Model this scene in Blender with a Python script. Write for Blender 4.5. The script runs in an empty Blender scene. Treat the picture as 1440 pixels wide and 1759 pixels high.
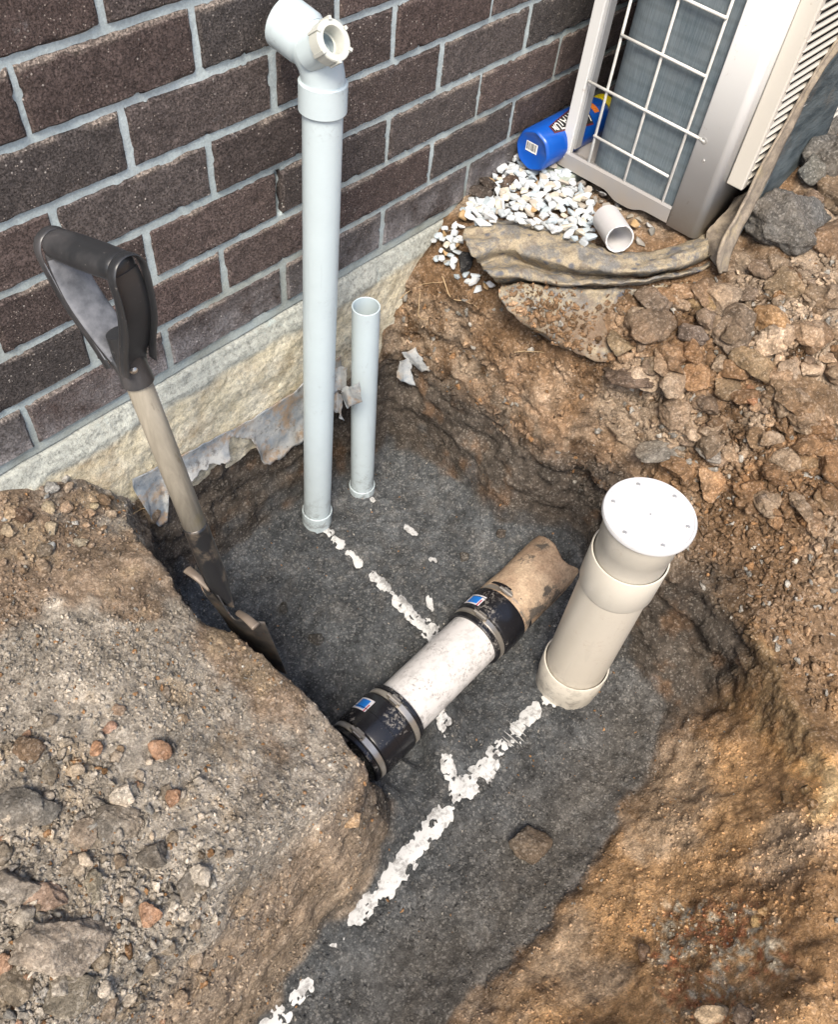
import bpy, bmesh, math, random
import numpy as np
from mathutils import Vector, Matrix, Euler
from mathutils.bvhtree import BVHTree
random.seed(7)
RNG = np.random.RandomState(11)
S = bpy.context.scene
COL = S.collection

# ------------------------------------------------------------------ camera
FPX = 1463.35
CR = np.array([[0.67422555, -0.73360282, 0.08512821], [0, 0, 0], [0.49097718, 0.35913565, -0.79370208]])
CR[0] /= np.linalg.norm(CR[0]); CR[2] -= CR[2].dot(CR[0]) * CR[0]; CR[2] /= np.linalg.norm(CR[2])
CR[1] = np.cross(CR[2], CR[0])                      # right, down, forward
CC = np.array([-0.40926323, -0.90830934, 0.97875413])
cam = bpy.data.cameras.new('camera'); cam_o = bpy.data.objects.new('camera', cam); COL.objects.link(cam_o)
cam.sensor_fit = 'HORIZONTAL'; cam.sensor_width = 36; cam.lens = FPX / 1440 * 36
cam.clip_start = 0.02; cam.clip_end = 200
M = Matrix.Identity(4)
for i in range(3):
    M[i][0] = CR[0][i]; M[i][1] = -CR[1][i]; M[i][2] = -CR[2][i]; M[i][3] = CC[i]
cam_o.matrix_world = M
S.camera = cam_o

# ------------------------------------------------------------------ light
SUN_EL, SUN_AZ = math.radians(56), math.radians(215)   # direction the light comes from (azimuth from +x, ccw)
w = bpy.data.worlds.new('World'); S.world = w; w.use_nodes = True
nt = w.node_tree; bg = nt.nodes['Background']
sky = nt.nodes.new('ShaderNodeTexSky'); sky.sky_type = 'NISHITA'; sky.sun_disc = False
sky.sun_elevation = SUN_EL; sky.sun_rotation = math.radians(90) - SUN_AZ
sky.air_density = 1.0; sky.dust_density = 3.0; sky.ozone_density = 1.0
nt.links.new(sky.outputs[0], bg.inputs[0]); bg.inputs[1].default_value = 0.135
sl = bpy.data.lights.new('sun', 'SUN'); sl.energy = 2.3; sl.angle = math.radians(22); sl.color = (1.0, 0.92, 0.80)
so = bpy.data.objects.new('sun', sl); COL.objects.link(so)
sd = Vector((math.cos(SUN_EL) * math.cos(SUN_AZ), math.cos(SUN_EL) * math.sin(SUN_AZ), math.sin(SUN_EL)))
so.rotation_euler = sd.to_track_quat('Z', 'Y').to_euler(); so.location = (0, -2, 5)
S.view_settings.view_transform = 'Standard'; S.view_settings.look = 'None'
S.view_settings.exposure = 1.12; S.view_settings.gamma = 1.0
S.cycles.max_bounces = 6; S.cycles.use_denoising = True

# ------------------------------------------------------------------ positions measured from the photo
def ray(u, v):
    return np.array([(u - 720) / FPX, (v - 879.5) / FPX, 1.0]) @ CR
def az(u, v, z):
    d = ray(u, v); return CC + d * ((z - CC[2]) / d[2])
def ay(u, v, y):
    d = ray(u, v); return CC + d * ((y - CC[1]) / d[1])

# ------------------------------------------------------------------ noise
def _h(ix, iy, iz, seed):
    n = (ix.astype(np.int64) * 374761393 + iy.astype(np.int64) * 668265263 + iz.astype(np.int64) * 2147483647 + seed * 974634777) & 0xffffffff
    n = ((n ^ (n >> 13)) * 1274126177) & 0xffffffff
    n = ((n ^ (n >> 16)) * 2246822519) & 0xffffffff
    n = n ^ (n >> 15)
    return (n & 0xffffff) / float(0xffffff) * 2 - 1
def vn(P, scale, seed=0):
    Q = P / scale + 1000.0
    I = np.floor(Q).astype(np.int64); F = Q - I; F = F * F * F * (F * (F * 6 - 15) + 10)
    r = 0
    for a in (0, 1):
        wa = F[:, 0] if a else 1 - F[:, 0]
        for b in (0, 1):
            wb = F[:, 1] if b else 1 - F[:, 1]
            for c in (0, 1):
                wc = F[:, 2] if c else 1 - F[:, 2]
                r = r + wa * wb * wc * _h(I[:, 0] + a, I[:, 1] + b, I[:, 2] + c, seed)
    return r
def fbm(P, scale, octs, seed=0, gain=0.5):
    r = 0; a = 1.0; t = 0
    for o in range(octs):
        r = r + a * vn(P, scale, seed + o * 17); t += a; a *= gain; scale *= 0.5
    return r / t
def sstep(a, b, x):
    t = np.clip((x - a) / (b - a), 0, 1); return t * t * (3 - 2 * t)
def worley(P, scale, seed=0):
    """distance to nearest jittered cell point, and a random value of that cell (3D)"""
    Q = P / scale + 1000.0
    I = np.floor(Q).astype(np.int64); best = np.full(len(P), 9.0); second = best.copy(); val = np.zeros(len(P))
    for a in (-1, 0, 1):
        for b in (-1, 0, 1):
            for c in (-1, 0, 1):
                J = I + np.array([a, b, c])
                X = np.stack([J[:, k] + 0.5 + 0.45 * _h(J[:, 0], J[:, 1], J[:, 2], seed + k + 1) for k in range(3)], 1)
                d = np.linalg.norm(Q - X, axis=1); rv = _h(J[:, 0], J[:, 1], J[:, 2], seed + 9)
                m = d < best
                second = np.where(m, best, np.minimum(second, d)); val = np.where(m, rv, val); best = np.where(m, d, best)
    return best, second, val

# ------------------------------------------------------------------ object helpers
def tag(o, label=None, cat=None, group=None, kind=None):
    if label: o['label'] = label
    if cat: o['category'] = cat
    if group: o['group'] = group
    if kind: o['kind'] = kind
    return o
def thing(name, label, cat, loc=(0, 0, 0), group=None):
    o = bpy.data.objects.new(name, None); COL.objects.link(o); o.location = Vector([float(v) for v in loc]); o.empty_display_size = .05
    return tag(o, label, cat, group)
def mesh_obj(name, verts, faces, mat, parent=None, smooth=True, sharp=None):
    me = bpy.data.meshes.new(name)
    me.from_pydata([tuple(map(float, v)) for v in verts], [], [tuple(map(int, f)) for f in faces]); me.update()
    return link_mesh(name, me, mat, parent, smooth, sharp)
def link_mesh(name, me, mat, parent=None, smooth=True, sharp=None):
    if mat: me.materials.append(mat)
    if smooth:
        me.polygons.foreach_set('use_smooth', [True] * len(me.polygons))
        if sharp: me.set_sharp_from_angle(angle=math.radians(sharp))
    o = bpy.data.objects.new(name, me); COL.objects.link(o)
    if parent is not None:
        o.parent = parent
        q = parent; off = Vector((0, 0, 0))
        while q is not None: off += q.location; q = q.parent
        me.transform(Matrix.Translation(-off))      # meshes are written in world coordinates
    return o
def frame_of(axis):
    a = np.array(axis, float); a /= np.linalg.norm(a)
    h = np.array([0, 0, 1.0]) if abs(a[2]) < .9 else np.array([1.0, 0, 0])
    u = np.cross(h, a); u /= np.linalg.norm(u); v = np.cross(a, u)
    return u, v, a
def lathe(p0, p1, prof, n=64):
    """prof: list of (t metres along axis from p0, radius); returns verts, faces. closed loops need repeated ends"""
    p0 = np.array(p0, float); u, v, a = frame_of(np.array(p1, float) - p0)
    V = []; F = []
    for t, r in prof:
        for k in range(n):
            an = 2 * math.pi * k / n
            V.append(p0 + a * t + r * (math.cos(an) * u + math.sin(an) * v))
    for i in range(len(prof) - 1):
        for k in range(n):
            k2 = (k + 1) % n
            F.append((i * n + k, i * n + k2, (i + 1) * n + k2, (i + 1) * n + k))
    return V, F
def tubep(name, p0, p1, ro, ri, mat, parent=None, n=64, prof=None, sharp=35):
    """a hollow pipe with wall thickness"""
    L = float(np.linalg.norm(np.array(p1, float) - np.array(p0, float)))
    e = 0.0006
    pr = prof or [(0, ri), (0, ro), (L - e, ro), (L, ro - e), (L, ri + e), (L - e, ri), (0, ri)]
    V, F = lathe(p0, p1, pr, n)
    return mesh_obj(name, V, F, mat, parent, True, sharp)
def merge(parts):
    V = []; F = []
    for v, f in parts:
        b = len(V); V += list(v); F += [tuple(i + b for i in q) for q in f]
    return V, F
def box(x0, x1, y0, y1, z0, z1):
    V = [(x0, y0, z0), (x1, y0, z0), (x1, y1, z0), (x0, y1, z0), (x0, y0, z1), (x1, y0, z1), (x1, y1, z1), (x0, y1, z1)]
    F = [(0, 3, 2, 1), (4, 5, 6, 7), (0, 1, 5, 4), (1, 2, 6, 5), (2, 3, 7, 6), (3, 0, 4, 7)]
    return V, F
def bevel_obj(o, wdt=.002, seg=2):
    m = o.modifiers.new('bevel', 'BEVEL'); m.width = wdt; m.segments = seg; m.limit_method = 'ANGLE'; return o
def sweep(path, rad, n=10, closed=False, cap=True):
    P = [np.array(p, float) for p in path]; V = []; F = []
    m = len(P); R_ = rad if hasattr(rad, '__len__') else [rad] * m
    pu = None
    for i in range(m):
        t = P[min(i + 1, m - 1)] - P[max(i - 1, 0)]; t /= (np.linalg.norm(t) + 1e-12)
        if pu is None: u, v, _ = frame_of(t)
        else:
            u = pu - t * pu.dot(t); u /= np.linalg.norm(u); v = np.cross(t, u)
        pu = u
        for k in range(n):
            an = 2 * math.pi * k / n; V.append(P[i] + R_[i] * (math.cos(an) * u + math.sin(an) * v))
    for i in range(m - 1):
        for k in range(n):
            k2 = (k + 1) % n; F.append((i * n + k, i * n + k2, (i + 1) * n + k2, (i + 1) * n + k))
    if cap:
        F.append(tuple(range(n))[::-1]); F.append(tuple((m - 1) * n + k for k in range(n)))
    return V, F
def catmull(P, k=8):
    P = [np.array(p, float) for p in P]; Q = [P[0]] + P + [P[-1]]; out = []
    for i in range(1, len(Q) - 2):
        for j in range(k):
            t = j / k; a, b, c, d = Q[i - 1], Q[i], Q[i + 1], Q[i + 2]
            out.append(.5 * (2 * b + (c - a) * t + (2 * a - 5 * b + 4 * c - d) * t * t + (3 * b - a - 3 * c + d) * t ** 3))
    out.append(P[-1]); return out
def cres(A, k):   # catmull along a stacked (n, ...) array
    return np.array(catmull(list(A), k))

# ------------------------------------------------------------------ material helpers
class NB:
    def __init__(s, name):
        s.m = bpy.data.materials.new(name); s.m.use_nodes = True; s.t = s.m.node_tree; s.N = s.t.nodes
        s.b = s.N['Principled BSDF']; s.tc = s.N.new('ShaderNodeTexCoord'); s.co = s.tc.outputs['Object']
        g = s.N.new('ShaderNodeNewGeometry'); s.geo = g; s.world = g.outputs['Position']
    def L(s, a, b): s.t.links.new(a, b)
    def noise(s, sc, det=4, rough=.55, co=None, dist=0, out='Fac'):
        n = s.N.new('ShaderNodeTexNoise'); n.inputs['Scale'].default_value = sc; n.inputs['Detail'].default_value = det
        n.inputs['Roughness'].default_value = rough; n.inputs['Distortion'].default_value = dist
        s.L(co or s.world, n.inputs['Vector']); return n.outputs[out]
    def vor(s, sc, co=None, feat='F1', out='Distance', rnd=1):
        n = s.N.new('ShaderNodeTexVoronoi'); n.feature = feat; n.inputs['Scale'].default_value = sc
        n.inputs['Randomness'].default_value = rnd
        s.L(co or s.world, n.inputs['Vector']); return n.outputs[out]
    def ramp(s, x, stops, interp='LINEAR'):
        r = s.N.new('ShaderNodeValToRGB'); e = r.color_ramp.elements; r.color_ramp.interpolation = interp
        while len(e) > 1: e.remove(e[-1])
        for i, (p, c) in enumerate(stops):
            c = (c, c, c, 1) if not hasattr(c, '__len__') else (*c, 1)
            if i == 0: e[0].position = p; e[0].color = c
            else: q = e.new(p); q.color = c
        s.L(x, r.inputs[0]); return r.outputs[0]
    def mix(s, f, a, b, mode='MIX'):
        m = s.N.new('ShaderNodeMix'); m.data_type = 'RGBA'; m.blend_type = mode
        for v, i in ((f, 0), (a, 6), (b, 7)):
            if isinstance(v, (int, float)): m.inputs[i].default_value = v if i == 0 else (v, v, v, 1)
            elif isinstance(v, tuple): m.inputs[i].default_value = (*v, 1)
            else: s.L(v, m.inputs[i])
        return m.outputs[2]
    def math(s, op, a, b=0, c=None):
        m = s.N.new('ShaderNodeMath'); m.operation = op
        for v, i in ((a, 0), (b, 1)) + (((c, 2),) if c is not None else ()):
            if isinstance(v, (int, float)): m.inputs[i].default_value = v
            else: s.L(v, m.inputs[i])
        return m.outputs[0]
    def attr(s, name, out='Color'):
        a = s.N.new('ShaderNodeAttribute'); a.attribute_name = name; return a.outputs[out]
    def sep(s, v):
        x = s.N.new('ShaderNodeSeparateXYZ'); s.L(v, x.inputs[0]); return x.outputs
    def bump(s, h, strength=.5, dist=.002, prev=None):
        b = s.N.new('ShaderNodeBump'); b.inputs['Strength'].default_value = strength; b.inputs['Distance'].default_value = dist
        s.L(h, b.inputs['Height'])
        if prev is not None: s.L(prev, b.inputs['Normal'])
        return b.outputs[0]
    def mapping(s, co, scale):
        m = s.N.new('ShaderNodeMapping'); m.inputs['Scale'].default_value = scale; s.L(co, m.inputs[0]); return m.outputs[0]
    def done(s, col=None, rough=None, normal=None, metal=None, spec=None, **k):
        for v, n in ((col, 'Base Color'), (rough, 'Roughness'), (normal, 'Normal'), (metal, 'Metallic'), (spec, 'Specular IOR Level')):
            if v is None: continue
            if isinstance(v, tuple): s.b.inputs[n].default_value = (*v, 1)
            elif isinstance(v, (int, float)): s.b.inputs[n].default_value = v
            else: s.L(v, s.b.inputs[n])
        for n, v in k.items(): s.b.inputs[n.replace('_', ' ')].default_value = v
        return s.m

def soil_mat(name, colsrc, grain=1.0):
    n = NB(name)
    base = n.attr('Col') if colsrc == 'attr' else None
    if base is None:
        oi = n.N.new('ShaderNodeObjectInfo'); base = oi.outputs['Color']
    big = n.noise(22, 6, .65); fine = n.noise(260, 4, .7); med = n.noise(75, 5, .65)
    if colsrc != 'attr':
        base = n.mix(n.ramp(n.noise(9, 4, .6), [(.42, 0.0), (.62, .55)]), base, n.mix(1.0, base, (1.12, .96, .80), 'MULTIPLY'))
    c = n.mix(1.0, base, n.ramp(big, [(.28, .55), (.5, 1.0), (.75, 1.4)]), 'MULTIPLY')
    c = n.mix(1.0, c, n.ramp(med, [(.3, .6), (.5, 1.0), (.72, 1.4)]), 'MULTIPLY')
    c = n.mix(1.0, c, n.ramp(fine, [(.3, .6), (.5, 1.0), (.72, 1.5)]), 'MULTIPLY')
    # mineral grains: a share of small cells is paler
    vc = n.vor(330, out='Color'); vs = n.sep(vc)
    pale = n.ramp(vs[0], [(.86, 0.0), (.9, .75)])
    c = n.mix(n.math('MULTIPLY', pale, .42 * grain), c, n.mix(.5, n.mix(1.0, base, 3.4, 'MULTIPLY'), (.42, .40, .36)))
    vc2 = n.vor(210, out='Color'); vs2 = n.sep(vc2)
    c = n.mix(n.math('MULTIPLY', n.ramp(vs2[1], [(.95, 0.0), (.97, 1.0)]), .30 * grain), c, n.mix(.45, n.mix(1.0, base, 2.6, 'MULTIPLY'), (.40, .36, .30)))
    zone = n.ramp(n.noise(7, 4, .6), [(.36, .35), (.62, 1.0)])
    cr = n.ramp(n.noise(95, 6, .72, None, .4), [(.30, 0.0), (.5, .55), (.62, 1.0)])
    h1 = n.bump(n.math('MULTIPLY', cr, zone), .7, .007)
    h2 = n.bump(n.math('MULTIPLY', n.noise(310, 5, .8), zone), .8, .0042, h1)
    h3 = n.bump(n.vor(520, None, 'F1'), .35, .0012, h2)
    return n.done(c, .95, h3, spec=.18)
def plastic_mat(name, col, rough=.38, dirt=(.09, .07, .055), amount=.5, scl=18, streak=None, thr=(.56, .7)):
    n = NB(name)
    d = n.ramp(n.noise(scl, 8, .68), [(thr[0], 0.0), (thr[1], 1.0)])
    fine = n.ramp(n.noise(150, 4, .7), [(.5, 0.0), (.66, 1.0)])
    d = n.math('MULTIPLY', n.math('MULTIPLY', d, fine), amount)
    film = n.ramp(n.noise(7, 7, .7), [(.35, 0.0), (.7, .3)])
    c = n.mix(film, col, tuple(v * .72 for v in col))
    c = n.mix(d, c, dirt)
    spots = n.ramp(n.vor(55), [(.02, .8), (.05, 0.0)])
    spots = n.math('MULTIPLY', spots, n.ramp(n.noise(7, 2), [(.5, 0.0), (.58, 1.0)]))
    c = n.mix(n.math('MULTIPLY', spots, amount), c, dirt)
    sc = n.ramp(n.noise(40, 3, .5, n.mapping(n.world, (1, 1, .12)), 1.5), [(.62, 0.0), (.66, .12)])
    c = n.mix(sc, c, tuple(v * .6 for v in col))
    zb_ = n.math('MULTIPLY', n.ramp(n.math('ADD', n.sep(n.world)[2], .62), [(.10, 1.0), (.24, 0.0)]), n.ramp(n.noise(50, 7, .75), [(.5, 0.0), (.6, .7)]))
    c = n.mix(n.math('MULTIPLY', zb_, .9), c, (.085, .075, .065))
    c = n.mix(n.ramp(n.noise(90, 2, .5, n.mapping(n.world, (1, 1, .02)), .3), [(.74, 0.0), (.76, .3)]), c, tuple(v * .45 for v in col))
    r = n.math('ADD', n.math('MULTIPLY', d, .4), rough)
    return n.done(c, r, n.bump(n.noise(30, 5, .6), .12, .001), spec=.45)

M_soil = soil_mat('soil_ground', 'attr')
M_clod = soil_mat('soil_clod', 'obj')
M_pvc_blue = plastic_mat('pvc_pale_grey', (.48, .555, .575), .33, amount=.35)
M_pvc_white = plastic_mat('pvc_white', (.56, .54, .52), .34, amount=.75, thr=(.5, .6))
M_pvc_cream = plastic_mat('pvc_cream', (.52, .475, .395), .36, (.24, .13, .06), .4)
M_pvc_cream_l = plastic_mat('pvc_cream_pale', (.56, .52, .44), .36, (.24, .13, .06), .35)
M_cap = plastic_mat('pvc_cap_white', (.50, .50, .50), .3, (.3, .26, .2), .28, scl=9)
M_exposed = plastic_mat('pvc_buried', (.50, .50, .485), .5, (.10, .09, .08), .6, scl=30, thr=(.54, .62))

def simple(name, col, rough=.5, metal=0, bump=None, spec=None):
    n = NB(name); v = n.ramp(n.noise(30, 4), [(.3, .82), (.7, 1.12)])
    c = n.mix(1.0, col, v, 'MULTIPLY')
    return n.done(c, rough, n.bump(n.noise(bump[0], 5), bump[1], bump[2]) if bump else None, metal, spec)

# ------------------------------------------------------------------ brick wall
def brick_material():
    n = NB('brick')
    vc = n.attr('Col')
    sp = n.noise(420, 3, .7); md = n.noise(45, 6, .7)
    c = n.mix(1.0, vc, n.ramp(md, [(.3, .72), (.55, 1.0), (.75, 1.3)]), 'MULTIPLY')
    c = n.mix(1.0, c, n.ramp(sp, [(.34, .45), (.5, 1.0), (.68, 1.5)]), 'MULTIPLY')
    vs = n.sep(n.vor(210, out='Color')); vd = n.vor(210)
    white = n.math('MULTIPLY', n.ramp(vs[0], [(.925, 0.0), (.93, 1.0)]), n.ramp(vd, [(.22, 1.0), (.32, 0.0)]))
    white = n.math('MULTIPLY', white, n.ramp(n.noise(9, 3), [(.45, .12), (.66, .9)]))
    c = n.mix(white, c, (.62, .56, .50))
    vs3 = n.sep(n.vor(330, out='Color')); vd3 = n.vor(330)
    w3 = n.math('MULTIPLY', n.ramp(vs3[1], [(.93, 0.0), (.94, .8)]), n.ramp(vd3, [(.2, 1.0), (.35, 0.0)]))
    c = n.mix(w3, c, (.42, .36, .31))
    # lime bloom near the bottom of the wall and scattered smears
    z = n.sep(n.world)[2]
    low = n.ramp(z, [(.0, 1.0), (.10, 0.0)])
    bl = n.math('MULTIPLY', n.math('MULTIPLY', low, n.ramp(n.noise(14, 6, .7), [(.36, 0.0), (.62, .85)])), 1.0)
    c = n.mix(bl, c, (.36, .34, .34))
    sm = n.ramp(n.noise(16, 7, .75, n.world, .6), [(.63, 0.0), (.76, .5)])
    c = n.mix(sm, c, (.30, .28, .28))
    pit = n.ramp(n.noise(300, 4, .75), [(.3, 0.0), (.5, 1.0)])
    b = n.bump(pit, 1.0, .0024); b = n.bump(n.noise(80, 5, .7), .5, .0018, b)
    return n.done(c, .86, b, spec=.25)
def mortar_material():
    n = NB('mortar')
    c = n.mix(n.ramp(n.noise(6, 4), [(.35, 0.0), (.65, 1.0)]), (.34, .40, .41), (.44, .50, .505))
    z = n.sep(n.world)[2]
    c = n.mix(n.math('MULTIPLY', n.ramp(z, [(.05, 1.0), (.35, 0.0)]), n.ramp(n.noise(8, 4), [(.35, 0.1), (.65, .8)])), c, (.25, .25, .20))
    c = n.mix(1.0, c, n.ramp(n.noise(250, 3, .7), [(.3, .8), (.7, 1.15)]), 'MULTIPLY')
    return n.done(c, .93, n.bump(n.noise(260, 4, .7), .6, .0012, n.bump(n.noise(30, 3), .5, .002)), spec=.2)
M_brick = brick_material(); M_mortar = mortar_material()
wall = thing('brick_wall', 'dark brown brick house wall with pale raked mortar joints', 'wall', (0, 0, 0))
def build_bricks():
    V = []; F = []; C = []
    for k in range(-24, 8):
        zb = -(k - 7) * .086 + .005; zt = zb + .076
        odd = k % 2
        if zb > 1.9: continue
        hi = zb < .85
        j = -14
        for m in range(-13, 30):
            xc = m * .24 + (.12 if odd == 0 else 0) + .0   # perpends at odd/even multiples of .12
            x0, x1 = xc - .12 + .005, xc + .12 - .005
            x0 += random.uniform(-.0015, .0015); x1 += random.uniform(-.0015, .0015)
            if k == 5 and abs(x0 - (.365)) < .004: x0 += .0
            vis = hi and -0.75 < xc < 1.75
            nx, nz = (58, 19) if vis else (3, 2)
            xs = np.linspace(x0, x1, nx + 1); zs = np.linspace(zb, zt, nz + 1)
            X, Z = np.meshgrid(xs, zs); X = X.ravel(); Z = Z.ravel()
            tilt = random.uniform(-.0015, .0015)
            Y = np.full_like(X, tilt)
            P = np.stack([X, Y, Z], 1)
            if vis:
                ed = np.minimum(np.minimum(X - x0, x1 - X), np.minimum(Z - zb, zt - Z))
                rnd = .0045 * (1 - sstep(0, .005, ed)) ** 2
                off = vn(P + k * 3.3, .006, 4) * .0005 + vn(P, .02, 5) * .0009
                chip = sstep(.55, .8, vn(P, .012, 8)) * (1 - sstep(0, .007, ed)) * .006
                P[:, 1] += rnd + off + chip
                ex = (1 - sstep(0, .003, ed))
                P[:, 2] += ex * vn(P, .013, 21) * .0008
                P[:, 0] += ex * vn(P, .013, 22) * .0008
            b = len(V); V += P.tolist()
            W = nx + 1
            for i in range(nz):
                for q in range(nx):
                    F.append((b + i * W + q, b + i * W + q + 1, b + (i + 1) * W + q + 1, b + (i + 1) * W + q))
            # sides going back to the mortar
            ring = list(range(0, W)) + [i * W + nx for i in range(1, nz + 1)] + [nz * W + q for q in range(nx - 1, -1, -1)] + [i * W for i in range(nz - 1, 0, -1)]
            b2 = len(V)
            for r in ring: V.append([P[r][0], .02, P[r][2]])
            for i in range(len(ring)):
                i2 = (i + 1) % len(ring); F.append((b + ring[i2], b + ring[i], b2 + i, b2 + i2))
            t = random.uniform(-1, 1)
            base = np.array([.094, .074, .068]) * (1 + .24 * t) + np.array([.010, 0, -.002]) * random.uniform(-1, 1)
            if random.random() < .2: base = base * .85
            if vis:
                crust = sstep(.0075, .002, zt - Z + .004 * vn(P, .02, 23)) * sstep(-.25, .3, vn(P, .05, 24)) * .75
                lime = sstep(.006, .001, Z - zb) * sstep(.1, .5, vn(P, .04, 25)) * .4
                crust = np.maximum(crust, lime)[:, None]
                C += list(base * (1 - crust) + np.array([.27, .225, .19]) * crust) + [base] * len(ring)
            else: C += [base] * (len(P) + len(ring))
    me = bpy.data.meshes.new('bricks'); me.from_pydata(V, [], F); me.update()
    a = me.color_attributes.new('Col', 'FLOAT_COLOR', 'POINT')
    C = np.hstack([np.array(C), np.ones((len(C), 1))]); a.data.foreach_set('color', C.astype(np.float32).ravel())
    return link_mesh('bricks', me, M_brick, wall, True, 40)
build_bricks()
def grid_sheet(xs, zs, yfun):
    X, Z = np.meshgrid(xs, zs); P = np.stack([X.ravel(), np.zeros(X.size), Z.ravel()], 1); P[:, 1] = yfun(P)
    W = len(xs); F = [(i * W + q, i * W + q + 1, (i + 1) * W + q + 1, (i + 1) * W + q) for i in range(len(zs) - 1) for q in range(W - 1)]
    return P, F
def seq(*segs):
    out = []
    for a, b, st in segs: out += list(np.arange(a, b - 1e-9, st))
    out.append(segs[-1][1]); return np.array(out)
xs = seq((-3.2, -.75, .25), (-.75, 1.75, .0045), (1.75, 7.0, .3)); zs = seq((-.012, .85, .0045), (.85, 1.95, .2))
def my(P):
    # joints raked back a little, with squeezed lips and the odd gap
    gap = (np.abs(P[:, 0] - .36) < .0045) & (P[:, 2] > .180) & (P[:, 2] < .252)
    return .0046 + vn(P, .05, 31) * .0008 + vn(P, .012, 32) * .0006 + gap * .019
P, F = grid_sheet(xs, zs, my)
mesh_obj('mortar', P, F, M_mortar, wall)
# inner mass so the wall is solid
V, F = box(-3.2, 7, .03, .25, -.3, 2.05); mesh_obj('inner_leaf', V, F, M_mortar, wall, False)
# squeezed smears of mortar along joint edges
def footing_material():
    n = NB('footing_concrete')
    z = n.sep(n.world)[2]
    zz = n.math('ADD', z, n.math('MULTIPLY', n.math('SUBTRACT', n.noise(12, 6, .7), .5), .05))
    yel = n.mix(n.ramp(n.noise(13, 6, .65), [(.35, 0.0), (.65, 1.0)]), (.60, .53, .37), (.68, .64, .52))
    yel = n.mix(n.ramp(n.noise(6, 6, .7), [(.5, 0.0), (.68, .75)]), yel, (.36, .25, .12))
    grey = n.mix(n.noise(20, 5), (.32, .335, .30), (.42, .42, .37))
    c = n.mix(n.ramp(n.math('ADD', zz, .5), [(.438, 0.0), (.450, 1.0)]), yel, grey)
    blue = n.ramp(n.noise(17, 5, .7), [(.62, 0.0), (.72, .6)])
    c = n.mix(blue, c, (.36, .43, .42))
    c = n.mix(1.0, c, n.ramp(n.noise(120, 6, .8), [(.34, .5), (.5, 1.0), (.66, 1.3)]), 'MULTIPLY')
    c = n.mix(n.ramp(n.noise(26, 7, .75), [(.62, 0.0), (.74, .6)]), c, (.12, .085, .05))
    b = n.bump(n.noise(55, 8, .75), 1.0, .006); b = n.bump(n.noise(230, 3), .6, .0016, b)
    return n.done(c, .93, b, spec=.2)
M_foot = footing_material()
xs = seq((-3.2, -.5, .2), (-.5, 1.2, .004), (1.2, 7, .3)); zs = seq((-.29, -.0125, .004))
def fy(P):
    lip = -.004 - .010 * sstep(-.016, -.05, P[:, 2]) + .006 * sstep(-.22, -.29, P[:, 2])
    edge = sstep(-.02, -.0125, P[:, 2]) * .016 + sstep(-.045, -.04, P[:, 2] + .012 * vn(P * [1, 0, 0], .06, 6)) * .004
    return lip + edge + fbm(P, .05, 5, 41, .6) * .006
P, F = grid_sheet(xs, zs, fy); P[:, 2] += (vn(P, .03, 77) * .003) * (1 - sstep(-.04, -.02, P[:, 2]))
foot = mesh_obj('footing', P, F, M_foot, wall)
V, F = box(-3.2, 7, .008, .029, -.288, -.014); mesh_obj('footing_core', V, F, M_foot, wall, False)

# ------------------------------------------------------------------ terrain
FLOOR = -.512
poly = np.array([(.0, -.046), (.25, -.045), (.60, -.05), (.625, -.2), (.612, -.385), (.625, -.46), (.67, -.50), (.67, -.56), (.62, -.60), (.575, -.66), (.53, -.757), (.49, -.89), (.348, -.925),
                 (.19, -.952), (.005, -.943), (-.155, -.925), (-.45, -.94), (-2.6, -.98), (-2.6, -.78), (-.6, -.735), (-.36, -.712), (-.16, -.698), (-.04, -.672),
                 (.0, -.635), (-.005, -.55), (-.034, -.45), (-.058, -.3), (-.035, -.15)])
def sdpoly(X, Y, pl):
    d = np.full(X.shape, 1e9); ins = np.zeros(X.shape, bool); n = len(pl)
    for i in range(n):
        a = pl[i]; b = pl[(i + 1) % n]; e = b - a; wx = X - a[0]; wy = Y - a[1]
        t = np.clip((wx * e[0] + wy * e[1]) / (e @ e), 0, 1)
        d = np.minimum(d, np.hypot(wx - e[0] * t, wy - e[1] * t))
        c = (a[1] > Y) != (b[1] > Y)
        with np.errstate(divide='ignore', invalid='ignore'):
            xi = (b[0] - a[0]) * (Y - a[1]) / (b[1] - a[1] + 1e-15) + a[0]
        ins ^= c & (X < xi)
    return np.where(ins, -d, d)
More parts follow.
